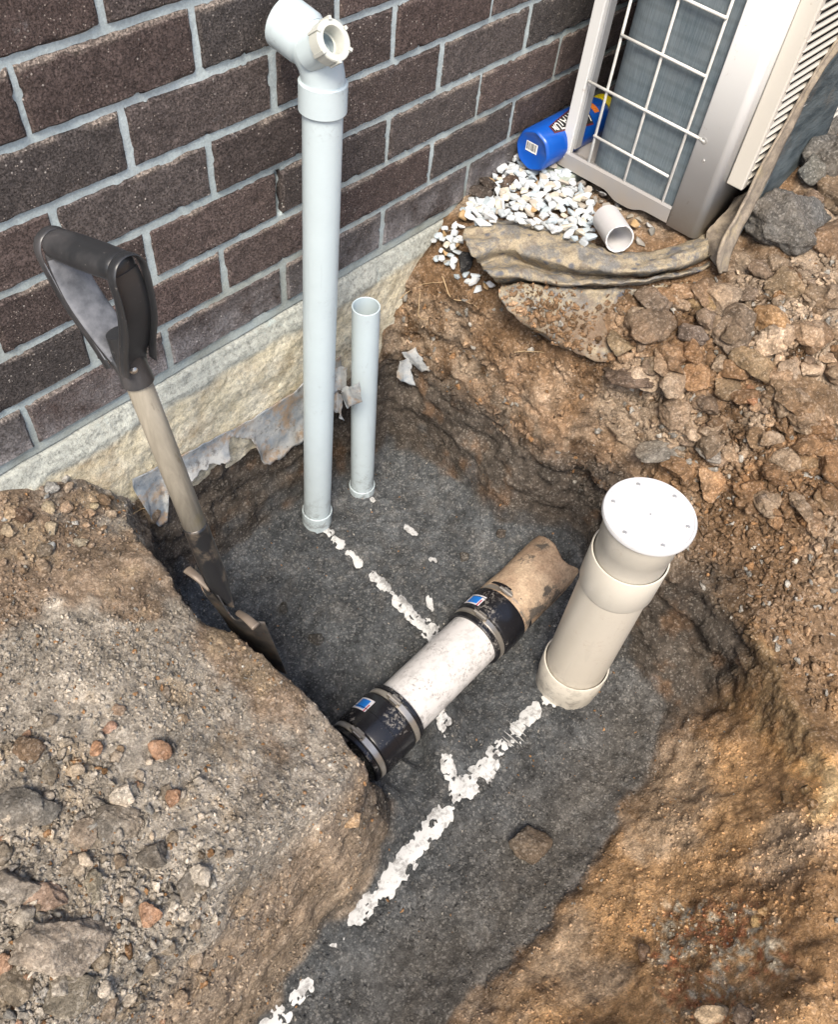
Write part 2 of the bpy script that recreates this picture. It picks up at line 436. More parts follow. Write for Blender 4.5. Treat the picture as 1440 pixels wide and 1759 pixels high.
UC = np.array([(.84, .02, .005), (1.02, .02, .03), (.74, 0, -.045), (.66, -.01, -.09), (.62, -.03, -.20), (.66, -.10, -.13), (.70, -.13, -.04), (.76, -.12, .005), (.9, -.15, .012),
    (1.0, -.3, .026), (1.04, -.36, .032), (1.2, -.3, .02), (1.6, -.2, .02), (1.08, -.50, .04), (1.2, -.51, .095), (1.35, -.51, .14), (1.6, -.5, .19), (1.9, -.5, .22), (1.25, -.60, .085), (1.5, -.66, .13), (1.05, -.60, .04), (.64, -.22, -.20), (.65, -.36, -.24), (.66, -.5, -.27), (.62, -.66, -.28), (.59, -.76, -.28), (.56, -.98, -.215), (.50, -1.14, -.19),
    (.72, -.26, -.06), (.78, -.36, -.02), (.78, -.47, -.03), (.82, -.6, -.06), (.80, -.75, -.10), (.78, -.9, -.12), (.95, -.5, .012), (.98, -.62, .015), (1.0, -.8, .0), (1.3, -.8, .04), (1.2, -1.1, .0),
    (.68, -1.05, -.16), (.6, -1.3, -.12), (.3, -1.22, -.14), (.1, -1.22, -.10), (-.1, -1.25, -.08), (.3, -1.5, -.03), (.8, -1.5, 0), (-.4, -1.35, -.03), (-1, -1.4, 0), (-1, -1.2, -.05), (-2, -1.4, 0),
    (-.25, .02, -.018), (-.19, 0, -.035), (-.10, 0, -.075), (-.06, 0, -.115), (-.02, -.01, -.19), (.03, 0, -.25), (-.6, 0, .0), (-1.2, 0, .02), (-.11, -.12, -.105), (-.08, -.2, -.12), (-.085, -.3, -.15), (-.085, -.46, -.16), (-.07, -.56, -.20), (-.08, -.64, -.20), (-.16, -.66, -.15),
    (-.3, -.62, -.10), (-.25, -.4, -.07), (-.3, -.2, -.035), (-.5, -.3, -.02), (-.45, -.55, -.055), (-.42, -.66, -.10), (-.7, -.6, -.04), (-1, -.7, -.04), (-1, -.3, 0), (-1.5, -.5, 0), (2.4, -.5, .1), (2.4, -1.4, .05), (2.4, 0, .03), (1.5, .02, .02)])
def tps_fit(C):
    n = len(C); r = np.hypot(C[:, None, 0] - C[None, :, 0], C[:, None, 1] - C[None, :, 1])
    K = r; A = np.zeros((n + 3, n + 3)); A[:n, :n] = K + np.eye(n) * -.004; A[:n, n] = 1; A[:n, n + 1:] = C[:, :2]; A[n, :n] = 1; A[n + 1:, :n] = C[:, :2].T
    return np.linalg.solve(A, np.concatenate([C[:, 2], np.zeros(3)]))
UW = tps_fit(UC)
def Ufun(X, Y):
    Xc = np.clip(X, -2.2, 2.5); Yc = np.clip(Y, -1.6, .05)
    z = UW[-3] + UW[-2] * Xc + UW[-1] * Yc
    for c, w_ in zip(UC, UW): z = z + w_ * np.hypot(Xc - c[0], Yc - c[1])
    return z
SL = np.array([(.3, -.03, 8), (.0, -.1, 8), (-.03, -.4, 8), (0, -.6, 4.5), (-.1, -.72, 4.5), (-.4, -.75, 4.2), (-2, -.8, 4), (.62, -.1, 6), (.62, -.4, 5), (.64, -.55, 4), (.56, -.75, 3.2), (.5, -.92, 1.9), (.36, -.97, 1.25), (.2, -1.0, 1.15), (0, -1.0, 1.1), (-.2, -1, 1.1), (-2, -1.05, 1.3)])
def slope(X, Y):
    w_ = 0; s = 0
    for x, y, v in SL:
        q = 1 / ((X - x) ** 2 + (Y - y) ** 2 + .0008) ** 1.5; w_ = w_ + q; s = s + q * v
    return s / w_
# crests of the buried pipes that show through the fill: pixel segments + half widths (m)
PATCH = [(985, 1188, 938, 1172, .04), (917, 1205, 893, 1238, .021), (893, 1245, 884, 1252, .012), (862, 1272, 845, 1292, .015), (846, 1300, 797, 1362, .022),
         (765, 1392, 738, 1428, .024), (735, 1424, 724, 1440, .015), (726, 1450, 640, 1545, .022), (650, 1520, 606, 1583, .014), (538, 1686, 500, 1722, .011), (500, 1730, 440, 1775, .014),
         (548, 905, 566, 922, .014), (570, 925, 588, 940, .011), (595, 950, 620, 975, .012), (637, 990, 668, 1010, .0125), (683, 1025, 742, 1092, .017), (740, 1080, 765, 1105, .02), (735, 1025, 743, 1048, .006),
         (764, 1228, 760, 1252, .013), (766, 1298, 774, 1338, .011), (775, 1345, 785, 1375, .007),
         (637, 856, 644, 862, .004), (660, 873, 664, 876, .003), (696, 904, 716, 918, .008), (738, 960, 752, 966, .004)]
PW = []
for u0, v0, u1, v1, hw in PATCH:
    a_, b_ = az(u0, v0, FLOOR + .002)[:2], az(u1, v1, FLOOR + .002)[:2]; l_ = np.linalg.norm(b_ - a_); sh_ = min(hw * .95, l_ * .45)
    PW.append((a_ + (b_ - a_) * sh_ / l_, b_ - (b_ - a_) * sh_ / l_, hw))
MAIN_Y = -.711
Q = lambda u, v: az(u, v, FLOOR + .001)
BP_MAIN = [np.array([.42, -.716, 0]), np.array([.149, -.712, 0]), np.array([.03, -.710, 0]), np.array([-.157, -.723, 0]), np.array([-.359, -.731, 0]), np.array([-1.3, -.76, 0])]
BP_A = [np.array([.335, -.10, 0]), Q(640, 985), Q(748, 1098), Q(762, 1238), Q(773, 1320), Q(790, 1372)]
BP_B = [np.array([.462, -.112, 0]), Q(660, 873), Q(706, 912), Q(745, 962), Q(738, 1030), Q(748, 1090)]
def dseg(X, Y, a, b):
    e = b[:2] - a[:2]; wx = X - a[0]; wy = Y - a[1]; t = np.clip((wx * e[0] + wy * e[1]) / (e @ e + 1e-12), 0, 1)
    return np.hypot(wx - e[0] * t, wy - e[1] * t)
def line_dist(X, Y):
    d = np.full(X.shape, 9.0)
    for L_ in (BP_MAIN, BP_A, BP_B):
        for a, b in zip(L_[:-1], L_[1:]): d = np.minimum(d, dseg(X, Y, a, b))
    return d
def expose(X, Y):
    e = np.zeros(X.shape)
    P = np.stack([X, Y, np.zeros_like(X)], 1); nz = fbm(P, .0065, 3, 88, .8) * .26
    for a, b, hw in PW: e = np.maximum(e, 1 - sstep(.85, 1.05, dseg(X, Y, a, b) / (hw * 1.27) + nz))
    return e * (1 - sstep(.38, .5, fbm(P, .010, 2, 89)))
def height(X, Y):
    P3 = np.stack([X, Y, np.zeros_like(X)], 1)
    wob = vn(P3, .12, 3) * .012 + vn(P3, .04, 4) * .006
    d = sdpoly(X, Y, poly) + wob
    F_ = FLOOR + .02 * vn(P3, .3, 12) * sstep(0, .12, line_dist(X, Y)) + 0 * X
    # hollow below the exposed sewer pipe and a lift near the wall
    F_ = F_ - .030 * np.exp(-((Y + .531 + .02) / .07) ** 2) * sstep(.08, .1, X) * (1 - sstep(.42, .5, X)) * sstep(0.015, .05, line_dist(X, Y))
    ld = line_dist(X, Y); near = 1 - sstep(.015, .05, ld)
    crest = FLOOR + .003
    ex = expose(X, Y)
    F_ = F_ * (1 - near) + near * crest
    F_ = F_ - ex * .0050 + .0016
    dB = np.full(X.shape, 9.0)
    for a, b in zip(BP_B[:-1], BP_B[1:]): dB = np.minimum(dB, dseg(X, Y, a, b))
    F_ = F_ + .0022 * (1 - sstep(.008, .03, dB)) * (1 - ex)
    # berm of fill against pit edges
    F_ = F_ + .03 * sstep(-.09, 0, d) ** 2 * (1 - near)
    sl = slope(X, Y); dd = np.maximum(d, 0)
    wallz = F_ + sl * dd
    sx_ = np.interp(Y, [-1.30, -1.16, -1.10, -1.025, -.961, -.891, -.815, -.70, -.60], [.26, .375, .432, .473, .515, .550, .572, .580, .59]) + .012 * vn(P3, .07, 55)
    win = sstep(-1.34, -1.20, Y) * sstep(-.60, -.72, Y)
    wallz = wallz + .100 * sstep(-.004, .018, X - sx_) * win - .035 * sstep(-.10, -.01, X - sx_) * (X < sx_ + .02) * win * sstep(.02, .06, d)
    U = Ufun(X, Y)
    k = .018; hh = np.clip(.5 + .5 * (U - wallz) / k, 0, 1)
    z = U * (1 - hh) + wallz * hh - k * hh * (1 - hh)
    m = ((X > .015) & (X < .60) & (Y > -.03))
    z = np.where(m, np.minimum(z, -.262), z)
    return z, d, ex, near
def axis(lo, hi, st, a, b, g=1.25):
    c = list(np.arange(lo, hi + 1e-9, st)); s = st; x = c[0]
    L_ = []
    while x > a: s *= g; x -= s; L_.append(x)
    s = st; x = c[-1]; R_ = []
    while x < b: s *= g; x += s; R_.append(x)
    return np.array(L_[::-1] + c + R_)
gx = axis(-.62, 2.05, .0042, -14, 16); gy = axis(-1.36, .022, .0042, -16, .023)
X, Y = np.meshgrid(gx, gy); W = len(gx); X = X.ravel(); Y = Y.ravel()
Z, D, EX, NEAR = height(X, Y)
P0 = np.stack([X, Y, Z], 1)
nF = (len(gy) - 1) * (W - 1)
ii, jj = np.meshgrid(np.arange(len(gy) - 1), np.arange(W - 1), indexing='ij'); ii = ii.ravel(); jj = jj.ravel()
FQ = np.stack([ii * W + jj, ii * W + jj + 1, (ii + 1) * W + jj + 1, (ii + 1) * W + jj], 1)
me = bpy.data.meshes.new('ground')
me.vertices.add(len(P0)); me.vertices.foreach_set('co', P0.ravel()); me.loops.add(nF * 4); me.polygons.add(nF)
me.loops.foreach_set('vertex_index', FQ.ravel().astype(np.int32)); me.polygons.foreach_set('loop_start', np.arange(0, nF * 4, 4, dtype=np.int32)); me.polygons.foreach_set('loop_total', np.full(nF, 4, dtype=np.int32))
me.update(calc_edges=True)
# refine steep faces
bm = bmesh.new(); bm.from_mesh(me)
for it in range(2):
    lim = .0095 if it else .0095
    ed = []
    for e in bm.edges:
        a, b = e.verts[0].co, e.verts[1].co
        if -.62 < a.x < 2.05 and a.y > -1.36 and abs(a.z - b.z) > .0075: ed.append(e)
    if ed: bmesh.ops.subdivide_edges(bm, edges=ed, cuts=1, use_grid_fill=True)
bm.to_mesh(me); bm.free(); me.update()
N = len(me.vertices); co = np.empty(N * 3); me.vertices.foreach_get('co', co); co = co.reshape(-1, 3)
nr = np.empty(N * 3); me.vertex_normals.foreach_get('vector', nr); nr = nr.reshape(-1, 3)
Zb, D, EX, NEAR = height(co[:, 0], co[:, 1])
onfloor = 1 - sstep(-.01, .03, D)
infr = ((co[:, 0] > -.8) & (co[:, 0] < 2.3) & (co[:, 1] > -1.6))
steep = sstep(.85, .5, nr[:, 2])
mound = sstep(.02, -.08, co[:, 0]) * sstep(-.85, -.78, co[:, 1]) * (1 - onfloor)
amp = np.where(infr, 1.0, .3)
nearbank = sstep(-.93, -.99, co[:, 1]) * (1 - onfloor)
rough = (1 - onfloor) * (1 - .55 * mound) * (1 - .7 * nearbank)
wo1, wo2, wv = worley(co + .02 * np.stack([vn(co, .05, 61), vn(co, .05, 62), vn(co, .05, 63)], 1), .045, 5)
wq1, wq2, wqv = worley(co + .008 * np.stack([vn(co, .02, 64), vn(co, .02, 65), vn(co, .02, 66)], 1), .016, 6)
clump = (.5 - wo1) * .022 * sstep(-.35, .3, wv)
clump2 = (.5 - wq1) * .0075 * sstep(-.1, .5, wqv)
disp = rough * (fbm(co, .16, 3, 100) * .022 + clump * .8 + clump2 + fbm(co, .02, 3, 130) * .006)
disp += rough * steep * (1 - .8 * nearbank) * fbm(co * np.array([.6, .6, 2.2]), .07, 4, 150, .6) * .022
disp += mound * (fbm(co, .1, 3, 170) * .010 + clump2 * .35 + fbm(co, .012, 3, 180) * .0022)
disp += nearbank * (fbm(co, .10, 5, 175, .6) * .012 + clump2 * .5 + fbm(co, .012, 3, 181, .6) * .0035)
fl = onfloor * (1 - NEAR * .9)
disp += fl * (fbm(co, .09, 3, 190) * .009 + clump * .12 + clump2 * .35 + fbm(co, .010, 3, 195) * .0020)
disp += onfloor * NEAR * (fbm(co, .011, 2, 196, .7) * .0045)
disp *= amp
wallfade = sstep(0.0, -.03, co[:, 1]); disp = disp * (.25 + .75 * wallfade)
co2 = co + nr * disp[:, None]
me.vertices.foreach_set('co', co2.ravel())
me.calc_loop_triangles(); T = np.empty(len(me.loop_triangles) * 3, dtype=np.int32); me.loop_triangles.foreach_get('vertices', T)
BV = BVHTree.FromPolygons(co2.tolist(), T.reshape(-1, 3).tolist())
def hit(u, v):
    """ground point the photo's pixel looks at"""
    d = Vector(ray(u, v)).normalized(); r = BV.ray_cast(Vector(CC), d)
    return r[0], r[1]
PXY = lambda pts: [np.array(hit(u, v)[0])[:2] for u, v in pts]
SPOT = PXY([(1380, 1080), (1410, 1560), (1240, 960), (1120, 1120)])
LIP = PXY([(1195, 1030), (1240, 1100), (1290, 1160), (1340, 1220), (1400, 1280), (1432, 1340), (1412, 1400)])
LIPB = PXY([(1185, 985), (1250, 1050), (1310, 1130), (1370, 1200), (1425, 1265)])
LIP2 = PXY([(700, 655), (740, 690), (800, 715), (860, 748), (920, 792), (960, 832), (1010, 860)])
BRK = PXY([(1235, 1600), (1215, 1720), (1262, 1645), (1150, 1640), (1195, 1585)])
# colour of the soil itself: dark damp fill on the pit floor, brown and orange clay banks, grey crushed rock on the mound
def soil_col(P, D_, onf, seed=0):
    x, y, z = P[:, 0], P[:, 1], P[:, 2]
    n1 = fbm(P, .14, 4, 300); n2 = fbm(P, .05, 4, 310); n3 = fbm(P, .35, 3, 320); n4 = fbm(P, .03, 3, 330)
    brown = np.array([.200, .122, .066]); dark = np.array([.074, .078, .080]); grey = np.array([.315, .275, .222]); orange = np.array([.38, .215, .095])
    red = np.array([.36, .15, .08]); yellow = np.array([.30, .22, .11]); tan = np.array([.31, .235, .165])
    def mx(a, b, t): return a * (1 - t[:, None]) + b * t[:, None]
    c = np.tile(brown, (len(P), 1))
    c = mx(c, tan, sstep(-.1, .45, n1 + .35 * sstep(.75, 1.0, x)))
    c = mx(c, brown * .55, sstep(.1, .5, n2))
    # near bank, warmer
    nb = sstep(-.93, -1.0, y) * sstep(-.6, -.3, x)
    c = mx(c, np.array([.50, .305, .150]), nb * sstep(-.45, .15, n3 + .2))
    c = mx(c, np.array([.40, .31, .22]), nb * sstep(.05, .4, n1) * .7)
    c = mx(c, orange * 1.15, nb * sstep(.12, .42, n2 + .15 * n4) * .4)
    for (cx_, cy_), r_, cl_, am in ((SPOT[0], .17, (.175, .11, .062), .85), (SPOT[1], .10, (.30, .17, .08), .6), (SPOT[2], .12, (.15, .092, .05), .8), (SPOT[3], .10, (.20, .13, .07), .7)):
        c = mx(c, np.array(cl_), (1 - sstep(r_ * .5, r_ * 1.25, np.hypot(x - cx_, y - cy_) + .08 * n1)) * am)
    # pale iron-stained seam that follows the lip of the bank
    dl = np.full(len(P), 9.0)
    for a, b in zip(LIP[:-1], LIP[1:]): dl = np.minimum(dl, dseg(x, y, a, b))
    c = mx(c, np.array([.62, .35, .14]), (1 - sstep(.006, .026, dl + .012 * n2)) * .95)
    c = mx(c, np.array([.66, .50, .28]), (1 - sstep(.0, .014, dl + .018 * n4)) * .7)
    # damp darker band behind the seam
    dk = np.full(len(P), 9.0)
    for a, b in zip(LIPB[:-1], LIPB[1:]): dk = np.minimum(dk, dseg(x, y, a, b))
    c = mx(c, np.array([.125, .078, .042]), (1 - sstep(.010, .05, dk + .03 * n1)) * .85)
    dl = np.full(len(P), 9.0)
    for a, b in zip(LIP2[:-1], LIP2[1:]): dl = np.minimum(dl, dseg(x, y, a, b))
    c = mx(c, np.array([.31, .20, .12]), (1 - sstep(.003, .030, dl + .026 * n2)) * sstep(-.45, .1, n4))
    n5 = fbm(P, .022, 4, 340, .65); n6 = fbm(P, .016, 4, 345, .8)
    for k, pb in enumerate(BRK):
        dp = np.hypot(x - pb[0], y - pb[1]); rr_ = (.055, .05, .04, .03, .045)[k]
        c = mx(c, np.array([.46, .19, .09]), (1 - sstep(rr_ * .3, rr_ * 1.1, dp + .03 * n2)) * sstep(.10, .17, n6) * .85)
        c = mx(c, np.array([.60, .53, .40]), (1 - sstep(rr_ * .4, rr_ * 1.1, dp + .03 * n1)) * sstep(.10, .18, -n6) * .85)
    # mound
    mo = sstep(.03, -.03, x) * sstep(-.84, -.78, y)
    g = mx(np.tile(grey, (len(P), 1)), np.array([.25, .215, .175]), sstep(0, .5, n1))
    g = mx(g, np.array([.205, .142, .092]), .85 * sstep(.02, .3, n3 + .5 * n2 + .45 * sstep(-.30, -.12, y)))
    g = mx(g, np.array([.33, .25, .16]), sstep(.15, .5, n2) * .6)
    g = mx(g, np.array([.28, .21, .145]), sstep(-.17, -.24, z) * .8)
    c = mx(c, g, mo)
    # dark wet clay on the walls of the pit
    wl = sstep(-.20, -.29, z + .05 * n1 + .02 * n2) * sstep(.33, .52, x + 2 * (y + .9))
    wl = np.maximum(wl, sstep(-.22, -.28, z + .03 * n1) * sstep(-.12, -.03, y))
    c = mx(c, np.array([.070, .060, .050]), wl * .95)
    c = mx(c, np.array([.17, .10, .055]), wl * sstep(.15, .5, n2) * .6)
    c = mx(c, dark, np.clip(onf, 0, 1))
    c = mx(c, dark * 1.35, np.clip(onf, 0, 1) * sstep(.0, .5, n1))
    c = mx(c, np.array([.115, .102, .086]), np.clip(onf, 0, 1) * sstep(-.72, -.9, y + .08 * n1) * .75)
    c = mx(c, np.array([.115, .112, .106]), np.clip(onf, 0, 1) * sstep(.05, .3, n5) * .5)
    c *= (1 + .25 * n4)[:, None]
    return np.clip(c, .01, .8)
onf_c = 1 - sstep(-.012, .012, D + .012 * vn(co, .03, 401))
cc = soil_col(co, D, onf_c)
# rust-brown film over parts of the fill near the bank
att = me.color_attributes.new('Col', 'FLOAT_COLOR', 'POINT')
att.data.foreach_set('color', np.hstack([cc, np.ones((N, 1))]).astype(np.float32).ravel())
ground = link_mesh('ground', me, M_soil, None, True); tag(ground, 'excavated pit with dark crushed fill, clay banks and soil mound', 'ground', None, 'structure')
def drop(x, y):
    r = BV.ray_cast(Vector((x, y, 2)), Vector((0, 0, -1))); return r[0], r[1]
def col_at(P):
    P = np.array(P, float).reshape(-1, 3); _, D_, _, _ = height(P[:, 0], P[:, 1])
    return soil_col(P, D_, 1 - sstep(-.012, .012, D_))

# ------------------------------------------------------------------ buried pipes (only their crests show)
def buried(name, pts, r, label, rings=()):
    path = [np.array([p[0], p[1], FLOOR + .003 - r]) for p in pts]
    dense = []
    for a, b in zip(path[:-1], path[1:]):
        for t in np.linspace(0, 1, 12, endpoint=False): dense.append(a * (1 - t) + b * t)
    dense.append(path[-1])
    parts = [sweep(dense, r, 96)]
    for x in rings:
        parts.append(sweep([np.array([x - .0012, MAIN_Y, FLOOR + .003 - r]), np.array([x, MAIN_Y, FLOOR + .003 - r]), np.array([x + .0012, MAIN_Y, FLOOR + .003 - r])], [r - .001, r + .0042, r - .001], 96))
    V, F = merge(parts); o = mesh_obj(name, V, F, M_exposed, None, True, 40); return tag(o, label, 'drain pipe')
rb = [az(u, v, FLOOR)[0] for u, v in ((858, 1262), (866, 1257), (874, 1252), (882, 1247))]
buried('buried_pipe', BP_MAIN, .055, 'wide white drain pipe buried in fill, its crest showing in patches from the capped shaft', rb)
buried('buried_pipe', BP_A, .028, 'narrow white buried pipe running from the tall standpipe under the rubber-coupled pipe')
buried('buried_pipe', BP_B, .0225, 'mostly covered thin pipe leading away from the short open pipe')

# ------------------------------------------------------------------ tall standpipe
def ringprof(t0, t1, ro, ri, e=.0012):
    return [(t0, ri), (t0, ro - e), (t0 + e, ro), (t1 - e, ro), (t1, ro - e), (t1, ri)]
b0 = np.array([.333, -.098, -.55]); b1 = np.array([.3640, -.091, .425])
ax = (b1 - b0) / np.linalg.norm(b1 - b0)
sp = thing('standpipe', 'tall pale grey standpipe with an elbow and open threaded nut on top', 'pipe', (.333, -.098, -.55))
tubep('pipe', b0, b1, .0280, .0255, M_pvc_blue, sp)
zf = lambda z: b0 + ax * ((z - b0[2]) / ax[2])
V, F = lathe(zf(-.56), zf(-.455), ringprof(0, .09, .0318, .0292)); mesh_obj('base_socket', V, F, M_pvc_blue, sp, True, 35)
# elbow: socket at the bottom, bends toward the wall / left, side boss with threaded nut
e0 = zf(.384)
V1, F1 = lathe(e0, e0 + ax, ringprof(0, .040, .0330, .0278, .0015) , 72)
ec = e0 + ax * .037
pth = catmull([ec, ec + [0, 0, .008], ec + [-.001, .006, .026], ec + [-.003, .020, .042], ec + [-.004, .030, .047]], 8)
rr = np.interp(np.linspace(0, 1, len(pth)), [0, .2, 1], [.0300, .0290, .0300])
V2, F2 = sweep(pth, list(rr), 48, cap=False)
el = mesh_obj('elbow', *merge([(V1, F1), (V2, F2)]), M_pvc_blue, sp, True, 40)
sdir = np.array([-.10, .97, .22]); sdir /= np.linalg.norm(sdir); s0 = np.array(pth[-1]) - sdir * .010
V, F = lathe(s0, s0 + sdir, [(0, .0275), (0, .0295), (.005, .0325), (.008, .0338), (.046, .0338), (.0475, .0325), (.0475, .0295), (.01, .0275), (.01, 0.001)], 72)
mesh_obj('wall_socket', V, F, M_pvc_blue, sp, True, 35)
# threaded nut facing the viewer
n1 = ay(576, 68, -.131)
bo = ay(548, 102, -.091)
nd = np.array([.02, -.80, .60]); nd /= np.linalg.norm(nd)
n0 = n1 - nd * .034
M_nut = plastic_mat('pvc_nut_cream', (.50, .51, .46), .35, amount=.2)
V, F = lathe(n0 - nd * .02, n1, [(0, .0135), (.0, .0215), (.030, .0215), (.030, .0165), (.0, .0165)], 48); mesh_obj('boss', V, F, M_pvc_blue, sp, True, 35)
V1, F1 = lathe(n1 - nd * .021, n1, [(0, .013), (0, .0238), (.001, .0248), (.0175, .0248), (.019, .0238), (.0192, .0165), (.017, .0155), (.0, .0155)], 48)
parts = [(V1, F1)]
uu, vv, _ = frame_of(nd)
for k in range(6):
    an = 2 * math.pi * k / 6 + .3; cdir = math.cos(an) * uu + math.sin(an) * vv; tdir = np.cross(nd, cdir)
    q0 = n1 - nd * .0205 + cdir * .0240; vs_ = []
    for a in (0, .0205):
        for b in (-.0022, .0022):
            for c in (-.002, .0026): vs_.append(q0 + nd * a + tdir * b + cdir * c)
    parts.append((vs_, [(0, 1, 3, 2), (4, 6, 7, 5), (0, 4, 5, 1), (2, 3, 7, 6), (1, 5, 7, 3), (0, 2, 6, 4)]))
nut = mesh_obj('threaded_nut', *merge(parts), M_nut, sp, True, 30)

# ------------------------------------------------------------------ short pipe
c0 = np.array([.466, -.104, -.55]); c1 = az(629, 526, .012)
sh = thing('short_pipe', 'short pale grey open-ended pipe standing right of the tall standpipe', 'pipe', c0)
tubep('pipe', c0, c1, .0252, .0228, M_pvc_blue, sh)
ax2 = (c1 - c0) / np.linalg.norm(c1 - c0)
V, F = lathe(c0, c1, ringprof(0, .062, .0285, .0264)); mesh_obj('base_socket', V, F, M_pvc_blue, sh, True, 35)

# ------------------------------------------------------------------ inspection shaft with screwed cap
sx, sy = .418, -.7135
shf = thing('inspection_shaft', 'cream plastic inspection shaft standing in the pit under a white round screwed cap', 'inspection shaft', (sx, sy, FLOOR))
V_ = lambda z: np.array([sx, sy, z])
zm = lambda z: .979 - (.979 - z) * 1.049; RK = 1.035
A0 = V_(-.53); A1 = V_(.1); sax = (A1 - A0) / np.linalg.norm(A1 - A0)
def sh_l(name, prof, mat): prof = [(zm(z), r * RK) for z, r in prof]; V, F = lathe(V_(prof[0][0]), V_(prof[0][0]) + sax, [(z - prof[0][0], r) for z, r in prof], 96); return mesh_obj(name, V, F, mat, shf, True, 35)
sh_l('shaft_pipe', [(-.56, .0525), (-.56, .055), (-.06, .055), (-.06, .052)], M_pvc_cream)
bs = sh_l('bottom_socket', [(-.50, .054), (-.50, .0570), (-.425, .0575), (-.41, .0602), (-.362, .0602), (-.3605, .0594), (-.3605, .0572), (-.372, .0572)], M_pvc_cream_l)
sh_l('top_socket', [(-.104, .0545), (-.102, .0560), (-.095, .0592), (-.022, .0596), (-.0202, .0590), (-.0202, .0570), (-.032, .0570)], M_pvc_cream_l)
sh_l('riser', [(-.05, .0530), (-.05, .0548), (.012, .0552), (.014, .0566), (.052, .0572), (.062, .0596), (.067, .0650)], M_pvc_cream_l)
cap = sh_l('cap', [(.0665, .0640), (.0675, .0672), (.0720, .0672), (.0742, .0660), (.0742, .0630), (.0734, .0625), (.0738, .0620), (.0740, .001)], M_cap)
M_screw = simple('screw_steel', (.42, .41, .39), .4, .5)
for k in range(6):
    an = math.radians(-90 + 60 * k + 22); cp = V_(zm(.0739)) + np.array([math.cos(an) * .0555, math.sin(an) * .0555, 0])
    V1, F1 = lathe(cp - [0, 0, .0006], cp + [0, 0, .01], [(0, .0032), (.0010, .0032), (.0013, .0028), (.0013, .0002)], 20)
    b1_ = box(cp[0] - .0022, cp[0] + .0022, cp[1] - .0004, cp[1] + .0004, cp[2] + .0010, cp[2] + .0014)
    mesh_obj('screw', V1, F1, M_screw, cap, True, 30)

# ------------------------------------------------------------------ sewer pipe with rubber couplings
SY, SZ = -.531, -.484
def rubber_material():
    n = NB('black_rubber')
    x = n.noise(16, 8, .7); fine = n.ramp(n.noise(170, 4, .7), [(.5, 0.0), (.58, 1.0)])
    d = n.math('MULTIPLY', n.ramp(x, [(.52, 0.0), (.6, 1.0)]), fine)
    up = n.sep(n.geo.outputs['Normal'])[2]
    d = n.math('MULTIPLY', d, n.ramp(up, [(-.1, .1), (.5, .9)]))
    c = n.mix(d, (.010, .010, .012), (.20, .185, .165))
    return n.done(c, n.math('ADD', n.math('MULTIPLY', d, .5), .24), n.bump(n.noise(60, 4), .1, .001), spec=.5)
M_rub = rubber_material()
def clay_material():
    n = NB('clay_pipe')
    c = n.mix(n.ramp(n.noise(20, 6, .65), [(.35, 0.0), (.65, 1.0)]), (.28, .19, .125), (.46, .345, .235))
    c = n.mix(n.ramp(n.noise(9, 7, .75), [(.56, 0.0), (.62, .9)]), c, (.075, .068, .06))
    c = n.mix(1.0, c, n.ramp(n.noise(220, 3), [(.3, .75), (.7, 1.2)]), 'MULTIPLY')
    return n.done(c, .85, n.bump(n.noise(60, 7, .7), .8, .003), spec=.25)
M_clay = clay_material()
M_steel = simple('clamp_steel', (.50, .46, .40), .34, .85, (200, .3, .0005))
sw = thing('sewer_pipe', 'white pipe joined by two black rubber couplings to an old clay pipe', 'sewer pipe', (.1, SY, SZ - .06))
X_ = lambda x: np.array([x, SY, SZ])
o = tubep('plastic_pipe', X_(.02), X_(.43), .0550, .051, M_pvc_white, sw)
# clay pipe, hand made outline with worn surface
def clay_pipe():
    xs_ = np.linspace(.40, .615, 60); V = []; F = []; n = 72
    for i, x in enumerate(xs_):
        for k in range(n):
            an = 2 * math.pi * k / n; r = .0615
            V.append([x, SY + r * math.cos(an), SZ + r * math.sin(an)])
    V = np.array(V); V[:, 1:] = V[:, 1:]; ctr = np.stack([V[:, 0], np.full(len(V), SY), np.full(len(V), SZ)], 1)
    dirn = V - ctr; dirn /= np.linalg.norm(dirn, axis=1)[:, None]
    V = V + dirn * (fbm(V, .05, 4, 501)[:, None] * .0045)
    V[:, 0] += sstep(.5, .615, V[:, 0]) * (fbm(V * [0, 1, 1], .07, 3, 502) * .022 - .012 * sstep(.02, .06, V[:, 2] - SZ))
    for i in range(len(xs_) - 1):
        for k in range(n):
            k2 = (k + 1) % n; F.append((i * n + k, i * n + k2, (i + 1) * n + k2, (i + 1) * n + k))
    o = mesh_obj('clay_pipe', V, F, M_clay, sw); m = o.modifiers.new('s', 'SOLIDIFY'); m.thickness = .012; return o
clay_pipe()
def sticker_material():
    n = NB('blue_sticker')
    uvn = n.attr('suv', 'Vector'); s = n.sep(uvn)
    inner = n.math('MULTIPLY', n.ramp(s[0], [(.12, 0.0), (.13, 1.0), (.87, 1.0), (.88, 0.0)], 'CONSTANT'), n.ramp(s[1], [(.06, 0.0), (.18, 1.0), (.80, 1.0), (.81, 0.0)], 'CONSTANT'))
    c = n.mix(inner, (.62, .60, .62), (.01, .17, .58))
    rd = n.math('MULTIPLY', n.ramp(s[1], [(0, 0.0), (.86, 1.0), (.94, 0.0)], 'CONSTANT'), n.ramp(s[0], [(.3, 1.0), (.6, 0.0)], 'CONSTANT'))
    c = n.mix(rd, c, (.45, .08, .12))
    c = n.mix(n.ramp(n.noise(60, 5), [(.6, 0.0), (.72, .6)]), c, (.2, .18, .16))
    return n.done(c, .4)
M_stk = sticker_material()
